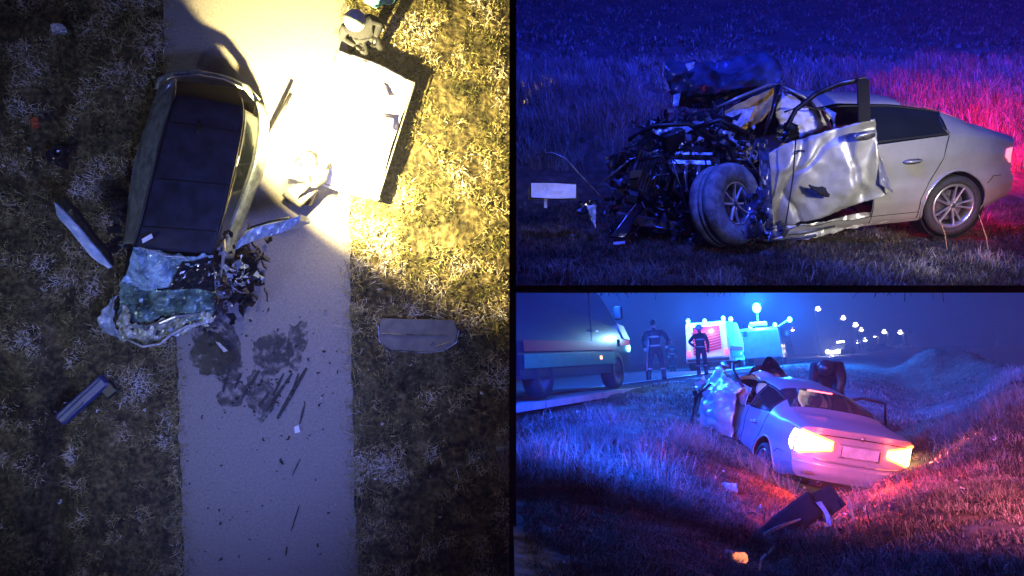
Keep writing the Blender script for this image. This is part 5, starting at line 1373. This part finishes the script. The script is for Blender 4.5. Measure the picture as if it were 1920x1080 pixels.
# bent left door and shreds ahead of it
patch('bent_door', [[Vector((-1.00, 2.10, 1.30)), Vector((-1.10, 2.6, 1.40)), Vector((-1.02, 3.1, 1.52)), Vector((-.80, 3.6, 1.60))],
                    [Vector((-1.10, 2.15, .90)), Vector((-1.25, 2.6, .92)), Vector((-1.22, 3.1, 1.05)), Vector((-1.0, 3.6, 1.15))],
                    [Vector((-1.05, 2.15, .35)), Vector((-1.25, 2.6, .38)), Vector((-1.25, 3.1, .50)), Vector((-1.1, 3.6, .6))]],
      MT['silver_dirty'], car3, n=30, k=26, amp=.09, freq=3.4, thick=.03, seed=113, smooth=True, edge=.02)
MB().tube([(-1.0, 2.10, 1.30), (-1.06, 2.5, 1.50), (-.95, 2.9, 1.62), (-.70, 3.3, 1.66)], .028, 8).build('door_window_frame', MT['plastic'], car3, smooth=True)
MB().tube([(-1.25, 3.0, 1.2), (-1.36, 3.3, .9), (-1.42, 3.2, .55), (-1.40, 3.0, .30)], [.03, .05, .05, .02], 8, flat=.5).build('hanging_trim', MT['plastic'], car3, smooth=True)
stuffpart(junk('front_wreckage', 110, lambda rd: Vector((rd.uniform(-1.15, .9), rd.uniform(3.2, 4.3), rd.uniform(.2, 1.15))), .3, MT['dark_paint'], car3, seed=114))
stuffpart(junk('front_metal_scraps', 30, lambda rd: Vector((rd.uniform(-1.3, -.7), rd.uniform(3.0, 3.9), rd.uniform(.2, 1.3))), .24, MT['silver_dirty'], car3, seed=115, kinds=(0, 1)))
patch('folded_bonnet', [[Vector((-.5, 3.9, 1.2)), Vector((0.1, 4.0, 1.75)), Vector((.5, 4.1, 1.5)), Vector((.8, 4.1, 1.2))], [Vector((-.5, 4.3, .8)), Vector((.2, 4.4, .9)), Vector((.8, 4.4, .8))]], MT['dark_paint'], car3, n=18, k=14, amp=.12, freq=3, thick=.02, seed=116)
# right front door standing open
DO = [(.93, 3.05, 1.02), (1.66, 2.55, 1.06), (1.42, 2.62, .74), (.94, 3.05, .70)]
patch('open_door', [[Vector((.93, 3.05, .98)), Vector((1.72, 2.62, .98))], [Vector((.93, 3.05, .35)), Vector((1.70, 2.66, .35))]], MT['dark_paint'], car3, n=10, k=10, amp=.01, thick=.08, seed=117)
MB().tube([(.93, 3.05, .98), (1.05, 2.98, 1.22), (1.35, 2.80, 1.38), (1.68, 2.64, 1.36), (1.74, 2.62, 1.0)], .024, 8).build('door_window_frame', MT['plastic'], car3, smooth=True)

# ------------------------------------------------------------------ loose things in the foreground
def gp(rows): return [[G(px, py, d=d) for px, py, d in r] for r in rows]
def loose3(name, rows, m, label, cat, **kw):
    o = patch(name, gp(rows), m, None, M3, **kw); return tag(o, label, cat)
mg = thing('black_mudguard', 'long folded black mudguard lying across the grass behind the car in the ditch', 'car part', M3 @ T(G(1500, 970, d=8.2)))
img = T(G(1500, 970, d=8.2)).inverted()
patch('guard_strip', gp([[(1412, 1004, 7.6), (1466, 956, 8.0), (1515, 922, 8.4)], [(1432, 1040, 7.4), (1490, 1008, 7.7), (1542, 966, 8.1)]]), MT['cloth_dark'], mg, n=20, k=8, amp=.015, thick=.02, inv=img, seed=121, smooth=True)
patch('guard_flap', gp([[(1520, 928, 8.4), (1556, 910, 8.6)], [(1552, 972, 8.1), (1586, 948, 8.3)]]), MT['cloth_dark'], mg, n=8, k=8, amp=.01, thick=.015, inv=img, seed=122)
patch('guard_tail', gp([[(1530, 942, 8.2), (1546, 965, 8.05), (1556, 1010, 7.9)], [(1540, 940, 8.2), (1556, 968, 8.0), (1560, 1012, 7.9)]]), MT['panel_blue'], mg, n=12, k=5, amp=.008, thick=.01, inv=img, seed=123)
patch('guard_edge', gp([[(1430, 1000, 7.45), (1462, 984, 7.7), (1500, 972, 7.9)], [(1432, 1006, 7.45), (1464, 990, 7.7), (1500, 974, 7.9)]]), MT['chalk'], mg, n=12, k=4, amp=.006, thick=.01, inv=img, seed=124)
o = MB().tube([G(1590, 932, d=8.2), G(1598, 965, d=8.0), G(1606, 990, d=7.8), G(1616, 1014, d=7.6)], [.012, .014, .013, .010], 6)
o.tube([G(1590, 960, d=8.0), G(1600, 970, d=7.95)], .007, 5); tag(o.build('stick', MT['straw_stalk'], M=M3, smooth=True), 'pale peeled stick leaning in the grass right of the black mudguard', 'stick')
o = MB().tube([G(1440, 1040, d=7.0), G(1452, 1024, d=7.1)], .01, 5); tag(o.build('stick', MT['straw_stalk'], M=M3), 'short pale twig below the black mudguard', 'stick')
pw = MB().tube([G(1424, 1080, d=6.6), G(1427, 1050, d=6.65), G(1436, 1040, d=6.7)], .010, 6); tag(pw.build('bent_wire', MT['alloy'], M=M3), 'bent pale wire sticking up at the bottom edge', 'wire')
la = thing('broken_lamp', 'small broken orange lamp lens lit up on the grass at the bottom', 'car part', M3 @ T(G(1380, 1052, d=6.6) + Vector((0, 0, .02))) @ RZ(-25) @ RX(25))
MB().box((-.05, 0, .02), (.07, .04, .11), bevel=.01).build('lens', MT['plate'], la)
MB().box((.04, 0, .01), (.11, .05, .085), bevel=.02).build('lens_housing', emis('glowing_orange_lens', (1.0, .30, .12), 1.4), la)  # emission imitates light the lens only reflects
loose3('white_debris', [[(1034, 893, 9.6), (1050, 895, 9.6), (1062, 904, 9.6)], [(1036, 905, 9.4), (1056, 912, 9.4), (1074, 922, 9.4)]], MT['chalk'], 'torn white plastic on the grass at the left', 'debris', n=16, k=10, amp=.07, freq=7, thick=.01, seed=131, edge=.03)
loose3('white_debris', [[(1350, 911, 9.2), (1368, 906, 9.2), (1380, 908, 9.2)], [(1350, 916, 9.1), (1370, 920, 9.1), (1384, 921, 9.1)]], MT['chalk'], 'small white plastic scrap on the grass before the car\'s rear wheel', 'debris', n=12, k=8, amp=.05, freq=8, thick=.01, seed=132)
pth = []
for px, py in ((930, 832), (1010, 822), (1132, 798)): q = G(px, py, .55); pth.append(q)
qth = []
for px, py in ((930, 846), (1020, 832), (1134, 806)): q = G(px, py, .5); qth.append(q)
o = patch('board', [[p for p in pth], [q for q in qth]], MT['panel_blue'], None, M3, n=20, k=5, amp=.02, thick=.03, seed=133); tag(o, 'long pale board lying flat on the bank at the left edge', 'board')  # stands for a lit path edge, its light put into the pale colour

def bit3(rd):
    p = G(rd.uniform(1000, 1880), rd.uniform(880, 1075), -.1); return Vector((p.x, p.y, float(h3(p.x, p.y)) + .07))
o = junk('small_debris', 70, bit3, .055, MT['plastic'], None, M3, seed=141); tag(o, 'small dark broken bits strewn over the near grass', 'debris', kind='stuff')
o = junk('small_debris', 45, bit3, .040, MT['chalk'], None, M3, seed=142, kinds=(0,)); tag(o, 'small pale broken bits strewn over the near grass', 'debris', kind='stuff')
# ------------------------------------------------------------------ vehicles on the road
yaw = -math.degrees(math.atan2(RD.x, RD.y))           # +Y of a vehicle points away along the road
def on_road(a, s, z=1.2): p = E0 + RD * a + RN * s; return Vector((p.x, p.y, z))
def small_wheel(parent, x, y, r=.42, w=.28, side=1):
    Mx = T((x, y, r)) @ Matrix.Rotation(R(90) * side, 4, 'Y')
    wh = bpy.data.objects.new('wheel', None); COL.objects.link(wh); wh.parent = parent; wh.matrix_local = Mx
    h = w / 2
    MB().lathe([(r * .62, -h), (r - .03, -h), (r, -h * .7), (r, h * .7), (r - .03, h), (r * .62, h)], 28).build('tyre', MT['tyre'], wh, smooth=True)
    MB().lathe([(.001, h * .5), (r * .3, h * .55), (r * .55, h * .35), (r * .62, h * .8), (r * .62, -h * .8), (.001, -h * .5)], 24, close=False).build('rim', MT['pole'], wh, smooth=True)
def beacon(parent, loc, r=.12, m='e_blue'):
    MB().ell(Vector(loc) + Vector((0, 0, r * .8)), (r * .8, r * .8, r), 14).build('beacon', MT[m], parent, smooth=True)
def truck(name, label, M, L=6.5, W=2.3, H=2.9, body='dark_body', rear_hatch=False, cab_slope=True):
    t = thing(name, label, 'emergency vehicle', M)
    # side outline extruded: y forward
    if cab_slope: prof = [(0, .45), (0, H * .93), (.12, H), (L * .70, H), (L * .75, H * .97), (L * .90, 1.36), (L * .975, 1.12), (L, .95), (L, .42), (L * .9, .36), (.2, .38)]
    n = len(prof); vs = []; ins = .08
    for sx, k in ((-1, 1), (1, 1)):
        for (y, z) in prof:
            f = ins * max(0, (z - 1.3) / (H - 1.3)) * 1.5
            vs.append((sx * (W / 2 - f), y, z))
    fs = [tuple(range(n)), tuple(reversed(range(n, 2 * n)))] + [(i, n + i, n + (i + 1) % n, (i + 1) % n) for i in range(n)]
    link_mesh('body', vs, fs, MT[body], t)
    w2 = W / 2 + .012
    for sx in (-1, 1):
        MB().box((sx * w2, L * .42, .98), (.012, L * .78, .20)).build('red_stripe', MT['red_body'], t)
        MB().box((sx * w2, L * .42, .70), (.012, L * .78, .26)).build('green_stripe', MT['green_body'], t)
        f = .10
        MB().poly([(sx * (w2 - f), L * .66, 1.45), (sx * (w2 - f), L * .84, 1.45), (sx * (w2 - .16), L * .74, H * .84), (sx * (w2 - .16), L * .66, H * .84)], th=.012 * sx, axis=Vector((1, 0, 0))).build('cab_window', MT['glass'], t)
        MB().box((sx * (w2 - .05), L * .60, 1.55), (.014, .02, 1.5)).build('door_gap', MT['liner'], t)
        MB().box((sx * (w2 + .01), L * .63, 1.30), (.03, .18, .04)).build('door_handle', MT['alloy'], t)
        MB().box((sx * (w2 + .18), L * .80, 1.72), (.20, .10, .32), bevel=.03).build('mirror', MT['plastic'], t)
        for y in (L * .17, L * .84): small_wheel(t, sx * (W / 2 - .14), y, .42, .30, sx)
        MB().box((sx * w2, L * .66, .72), (.03, .10, .07)).build('side_marker', MT['e_orange'], t)
    # windscreen
    MB().poly([(-W * .38, L * .765, H * .93), (W * .38, L * .765, H * .93), (W * .44, L * .895, 1.42), (-W * .44, L * .895, 1.42)], th=.02, axis=Vector((0, .9, .4))).build('windscreen', MT['glass'], t)
    for sx in (-1, 1):
        MB().box((sx * W * .36, L + .01, 1.02), (.34, .06, .18), bevel=.03).build('headlight', MT['e_bluedim'], t)
    MB().box((0, L + .02, .60), (W * .96, .10, .26), bevel=.04).build('front_bumper', MT['plastic'], t)
    MB().box((0, L * .68, H + .05), (W * .7, .35, .10), bevel=.03).build('light_bar_base', MT['plastic'], t)
    for sx in (-1, 1): beacon(t, (sx * W * .32, L * .68, H + .10), .14)
    if rear_hatch:
        MB().box((0, -.02, H * .55), (W * .66, .03, H * .56), bevel=.01).build('hatch', MT['reflect'], t)
        for i in range(9):
            z = H * .32 + i * H * .055
            MB().poly([(-W * .32, -.045, z), (W * .32, -.045, z + .26), (W * .32, -.045, z + .36), (-W * .32, -.045, z + .10)], th=-.008, axis=Vector((0, 1, 0))).build('hatch_stripe', MT['red_body'], t)
        MB().box((0, -.04, H * .86), (W * .6, .03, .22)).build('hatch_top', MT['red_body'], t)
        for sx in (-1, 1):
            MB().box((sx * W * .42, -.03, .85), (.16, .05, .20), bevel=.02).build('rear_light', MT['e_red'], t)
            MB().box((sx * W * .42, -.02, H * .58), (.16, .03, H * .44)).build('corner_marking', MT['reflect'], t)
            beacon(t, (sx * W * .40, .15, H + .02), .12)
        MB().box((0, -.06, .52), (W * .94, .12, .16), bevel=.03).build('rear_bumper', MT['plastic'], t)
    return t
pT = G(1150, 728, 1.2)
a0 = along(pT.x, pT.y); 
t1 = truck('fire_engine', 'large dark rescue vehicle with red and green stripes cut off at the left edge', M3 @ T(pT - RD * 6.0 * .84 + RN * 1.0) @ RZ(yaw), L=6.0, W=2.3, H=2.2)
# bonnet marking on the nose
for sx in (-1, 1):
    MB().poly([(sx * 1.172, 5.10, 1.50), (sx * 1.172, 5.55, 1.44), (sx * 1.172, 5.94, 1.12), (sx * 1.172, 5.5, 1.15)], th=.012 * sx, axis=Vector((1, 0, 0))).build('nose_marking', MT['reflect'], t1)
    MB().poly([(sx * 1.172, 5.20, 1.13), (sx * 1.172, 5.9, 1.10), (sx * 1.172, 5.85, .98), (sx * 1.172, 5.2, .98)], th=.012 * sx, axis=Vector((1, 0, 0))).build('nose_marking', MT['red_body'], t1)
pT = G(1330, 694, 1.2)
a1 = along(pT.x, pT.y)
t2 = truck('fire_engine', 'emergency vehicle seen from behind with red and white striped hatch', M3 @ T(pT) @ RZ(yaw + 4), L=5.6, W=2.1, H=2.3, body='white_body', rear_hatch=True)
pT = G(1428, 686, 1.2)
a2 = along(pT.x, pT.y)
t3 = truck('police_van', 'pale van under a bright turquoise beacon behind the car wreck', M3 @ T(pT) @ RZ(yaw + 6), L=5.2, W=2.1, H=2.0, body='van_body')
MB().box((0, .3, 2.2), (.9, .3, .25), bevel=.05).build('roof_box', MT['white_body'], t3)
MB().tube([(0, .3, 2.3), (0, .3, 2.9)], .05, 8).build('beacon_pole', MT['pole'], t3); beacon(t3, (0, .3, 2.85), .27)
MB().tube([(1.0, .3, 2.0), (1.5, .3, 2.3)], .04, 6).build('beacon_pole', MT['pole'], t3); beacon(t3, (1.6, .3, 2.2), .15)
lamp('nose_lamp', 'POINT', t1.matrix_world @ Vector((1.75, 6.2, 1.2)), 60, (.30, .70, 1.0), .06)
lamp('hatch_lamp', 'POINT', t2.matrix_world @ Vector((0, -1.6, 1.9)), 130, (1.0, .45, .55), .1)  # added pink point lamp that brightens the striped hatch
MB().ell((1.16, 5.86, .92), (.04, .10, .09)).build('nose_lamp', MT['e_blue'], t1)
# farther cars
def far_car(label, M, body='white_body', head=False, group=None, L=4.3):
    t = thing('parked_car', label, 'car', M, group)
    prof = [(0, .35), (0, .85), (.5, .95), (.95, 1.38), (2.5, 1.42), (3.1, .98), (4.1, .85), (4.3, .6), (4.3, .35)]
    n = len(prof); vs = []
    for sx in (-1, 1):
        for (y, z) in prof: vs.append((sx * (.86 - (.16 if z > 1.2 else 0)), y, z))
    fs = [tuple(range(n)), tuple(reversed(range(n, 2 * n)))] + [(i, n + i, n + (i + 1) % n, (i + 1) % n) for i in range(n)]
    link_mesh('body', vs, fs, MT[body], t)
    for sx in (-1, 1):
        MB().poly([(sx * .80, .95, 1.0), (sx * .80, 2.9, 1.0), (sx * .73, 2.45, 1.34), (sx * .73, 1.1, 1.32)], th=.02 * sx, axis=Vector((1, 0, 0))).build('side_window', MT['glass'], t)
        for y in (.8, 3.4): small_wheel(t, sx * .76, y, .32, .22, sx)
        if head: MB().ell((sx * .62, 4.32, .70), (.26, .10, .18)).build('headlight', MT['e_white'], t)
        else: MB().box((sx * .66, -.01, .75), (.24, .04, .12)).build('rear_light', MT['red_body'], t)
    MB().poly([(-.68, .62, 1.02), (.68, .62, 1.02), (.62, .96, 1.34), (-.62, .96, 1.34)], th=.03, axis=Vector((0, -.7, .7))).build('rear_window', MT['glass'], t)
    return t
fc = far_car('oncoming car with glaring white headlights beyond the ditch', M3 @ T(G(1592, 668, 1.0)) @ RZ(yaw + 180 - 18), 'dark_body', True)
MB().box((0, 2.0, 1.75), (.9, .12, .16), bevel=.02).build('roof_sign', MT['e_white'], fc)
far_car('dark car parked on the far road, leftmost of the three distant cars', M3 @ T(G(1632, 662, 1.0)) @ RZ(yaw - 50), 'dark_body')
far_car('pale car parked on the far road, middle one of the three distant cars', M3 @ T(G(1656, 659, 1.0)) @ RZ(yaw - 60), 'white_body')
far_car('white car parked on the far road, rightmost of the three distant cars', M3 @ T(G(1685, 656, 1.0)) @ RZ(yaw - 60), 'white_body')

# street lamps
def street_lamp(px_head, py_head, px_base, d, label, arm=1, dark=False):
    base = G(px_base, 660, d=d); head = G(px_head, py_head, d=d)
    b = Vector((base.x, base.y, 0.6)); 
    t = thing('street_lamp', label, 'street lamp', M3 @ T(b), 'street lamps along the far road')
    top = head - b
    pole_top = Vector((top.x * .98 - arm * d * .0045, top.y, top.z - d * .002))
    MB().tube([(0, 0, 0), pole_top * .5, pole_top], [d * .0012, d * .0010, d * .0007], 6).build('pole', MT['pole'], t)
    MB().tube([pole_top, pole_top.lerp(top, .5) + Vector((0, 0, d * .0012)), top], d * .0006, 5).build('arm', MT['pole'], t)
    MB().box(top, (d * .006, d * .006, d * .0022), bevel=d * .0008).build('lamp_head', MT['pole'], t)
    k_ = .75 + .6 * ((px_head * 7 % 10) / 10)
    if not dark: MB().ell(top - Vector((0, 0, d * .0006)), (d * .0026 * k_, d * .0026 * k_, d * .0023 * k_), 12).build('lamp_glass', MT['e_street'], t, smooth=True)
    return t
SL = [(1534, 578, 1537, 130, 1), (1581, 595, 1577, 165, 1), (1604, 608, 1600, 200, 1), (1615, 617, 1612, 235, 1), (1640, 629, 1646, 200, -1), (1622, 636, 1620, 300, 1), (1609, 640, 1608, 330, 1), (1658, 621, 1665, 180, -1), (1688, 622, 1690, 160, -1), (1486, 617, 1488, 150, 1)]
SLn = ['tallest street lamp, leftmost of the tall row left of the ditch', 'second street lamp of the row receding to the right', 'third street lamp of the row receding to the right', 'fourth street lamp of the row receding to the right',
       'street lamp standing above the dark far car', 'tiny street lamp low between the two rows', 'faintest tiny street lamp just above the car headlights', 'street lamp with bright head above the pale far car', 'street lamp above the white far car, rightmost lit one', 'single small lamp right of the turquoise beacon']
for (a, b, c, d, ar), lb in zip(SL, SLn): street_lamp(a, b, c, d, lb, ar)
street_lamp(1866, 600, 1867, 170, 'lone unlit lamp post standing far out in the right field', -1, dark=True)
street_lamp(1704, 622, 1703, 175, 'unlit pole right of the lit street lamps', 1, dark=True)

# people on the road
def man3(px, py, label, J, mats, yawp=0, scale=1.0, **kw):
    p = G(px, py, 1.16)
    return person('person', label, M3 @ T(p) @ RZ(yawp), J, mats, scale=scale, **kw)
m1_ = man3(1233, 714, 'firefighter standing on the road verge with a long pole in his hand', dict(shL=(-.24, .02, 1.44), elL=(-.40, .06, 1.18), wrL=(-.34, .30, 1.00), shR=(.22, 0, 1.44), elR=(.34, .0, 1.18), wrR=(.30, .16, .98),
           hipL=(-.11, 0, .92), knL=(-.17, .06, .50), anL=(-.20, -.02, .10), hipR=(.11, 0, .92), knR=(.17, .06, .50), anR=(.24, .08, .10), face=(-.3, -1, -.1)), (MT['cloth_dark'], MT['hivis']), 170, 1.06, helmet=None)
q = G(1213, 722, 1.0); q2 = G(1215, 640, d=q.y)
o = MB().tube([q, q2], [.036, .028], 8); 
pole_m = mat('pinkish_pole_paint', (.85, .22, .26), .5, noise_amt=.2); tag(o.build('long_pole', pole_m, M=M3, smooth=True), 'long thin pinkish pole held upright by the firefighter', 'pole')
man3(1318, 704, 'firefighter with his hand on his hip before the striped vehicle', dict(elR=(.40, -.02, 1.22), wrR=(.20, .10, 1.04), elL=(-.27, .02, 1.16), face=(.2, -1, 0)), (MT['cloth_dark'], MT['plastic']), 160, 1.0, helmet=MT['helmet'])
man3(1262, 698, 'dark figure standing in the shade between the firefighter and the striped vehicle', dict(face=(.5, -1, 0)), (MT['cloth_dark'], MT['hivis']), 200, .92, helmet=MT['helmet_dark'])
# person leaning over the far side of the wreck
pc = G(1560, 770, d=17.2); hz_ = float(h3(pc.x, pc.y))
person('person', 'dark hooded rescuer bending over the front of the car in the ditch', M3 @ T(Vector((pc.x, pc.y, min(hz_, G(1572, 655, d=17.2).z - 1.98)))) @ RZ(155),
       dict(pelvis=(0, -.30, 1.22), waist=(0, -.12, 1.36), chest=(0, .15, 1.50), neck=(0, .38, 1.52), skull=(0, .46, 1.50), shL=(-.22, .2, 1.48), elL=(-.26, .42, 1.22), wrL=(-.2, .6, 1.02), shR=(.22, .2, 1.48), elR=(.26, .42, 1.22), wrR=(.2, .62, 1.0),
            hipL=(-.11, -.30, 1.18), knL=(-.13, -.12, .65), anL=(-.13, -.25, .12), hipR=(.11, -.30, 1.18), knR=(.13, -.12, .65), anR=(.13, -.25, .12), face=(0, .6, -.8)),
       (MT['cloth_dark'], MT['plastic']), scale=1.1, helmet=MT['helmet_dark'], stripes=False, bulk=1.4)

# lights of stage 3
def W3(p): return M3 @ Vector(p)
def of(t, p): return t.matrix_world @ Vector(p)
lamp('beacon_light', 'POINT', of(t1, (.75, 4.1, 2.75)), 5500, (.01, .12, 1.0), .15)
lamp('beacon_light', 'POINT', of(t2, (.8, -.3, 2.75)), 2200, (.01, .16, 1.0), .12)
lamp('beacon_light', 'POINT', of(t2, (-.8, -.3, 2.75)), 2200, (.01, .16, 1.0), .12)
lamp('beacon_light', 'POINT', of(t3, (0, -.2, 3.5)), 24000, (.01, .17, 1.0), .25)
lamp('beacon_light', 'POINT', of(t3, (1.7, -.1, 2.5)), 5000, (.01, .15, 1.0), .15)
lamp('headlight_beam', 'POINT', of(fc, (0, 4.9, .9)), 1800, (1.0, .95, .80), .15)
for sd in (-1, 1):
    lamp('tail_lamp_glow', 'POINT', of(car3, (sd * .66, -.28, .80)), 8, (1.0, .10, .05), .07)
lamp('tail_lamp_glow', 'POINT', of(car3, (1.12, .05, .80)), 560, (1.0, .22, .05), .06)
lamp('tail_lamp_glow', 'SPOT', of(car3, (-.2, -.14, .82)), 2200, (1.0, .05, .03), .12, of(car3, (-1.6, -4.0, .5)), 130, .6)
lamp('tail_lamp_glow', 'SPOT', of(car3, (.9, -.14, .82)), 1500, (1.0, .11, .06), .12, of(car3, (2.6, -2.4, .7)), 130, .6)
lamp('blue_flash_left', 'SPOT', W3((.7, 11.5, 3.3)), 2300, (.01, .06, 1.0), .3, W3((4.0, 16, 0)), 135, .7)  # unseen blue spot added to light the ground at the left
lamp('camera_torch', 'SPOT', W3((4.2, 4.2, 1.6)), 2300, (1.0, .20, .36), .1, W3((6.2, 9.6, -.1)), 95, 1.0)  # added pink spot that colours the near right bank
lamp('blue_flash_low', 'SPOT', W3((.9, 7.6, 2.0)), 1500, (.01, .07, 1.0), .3, W3((2.6, 13, -.3)), 140, .8)  # unseen blue fill added for the middle-left ground
lamp('blue_flash_left', 'SPOT', W3((2.6, 10.5, 3.1)), 700, (.05, .18, 1.0), .3, W3((3.4, 19, 1.2)), 80, .8)  # added blue spot to bring out the rescue vehicle's side
lamp('blue_flash_left', 'SPOT', W3((6.5, 17.0, 4.8)), 9000, (.03, .08, 1.0), .3, W3((12.0, 25, 0)), 125, .8)  # added blue spot to brighten the right field

# thin night air round the whole place
hz = MB().box((100, 495, -60), (1200, 1010, 320)).build('haze', None)
hm = bpy.data.materials.new('night_air'); hm.use_nodes = True
for n in list(hm.node_tree.nodes):
    if n.type == 'BSDF_PRINCIPLED': hm.node_tree.nodes.remove(n)
pv = hm.node_tree.nodes.new('ShaderNodeVolumePrincipled'); pv.inputs['Density'].default_value = 0.0024; pv.inputs['Color'].default_value = (.9, .92, 1, 1)
hm.node_tree.links.new(pv.outputs['Volume'], [n for n in hm.node_tree.nodes if n.type == 'OUTPUT_MATERIAL'][0].inputs['Volume'])
hz.data.materials.clear(); hz.data.materials.append(hm)
tag(hz, 'thin night haze lit up round the beacons', kind='stuff')
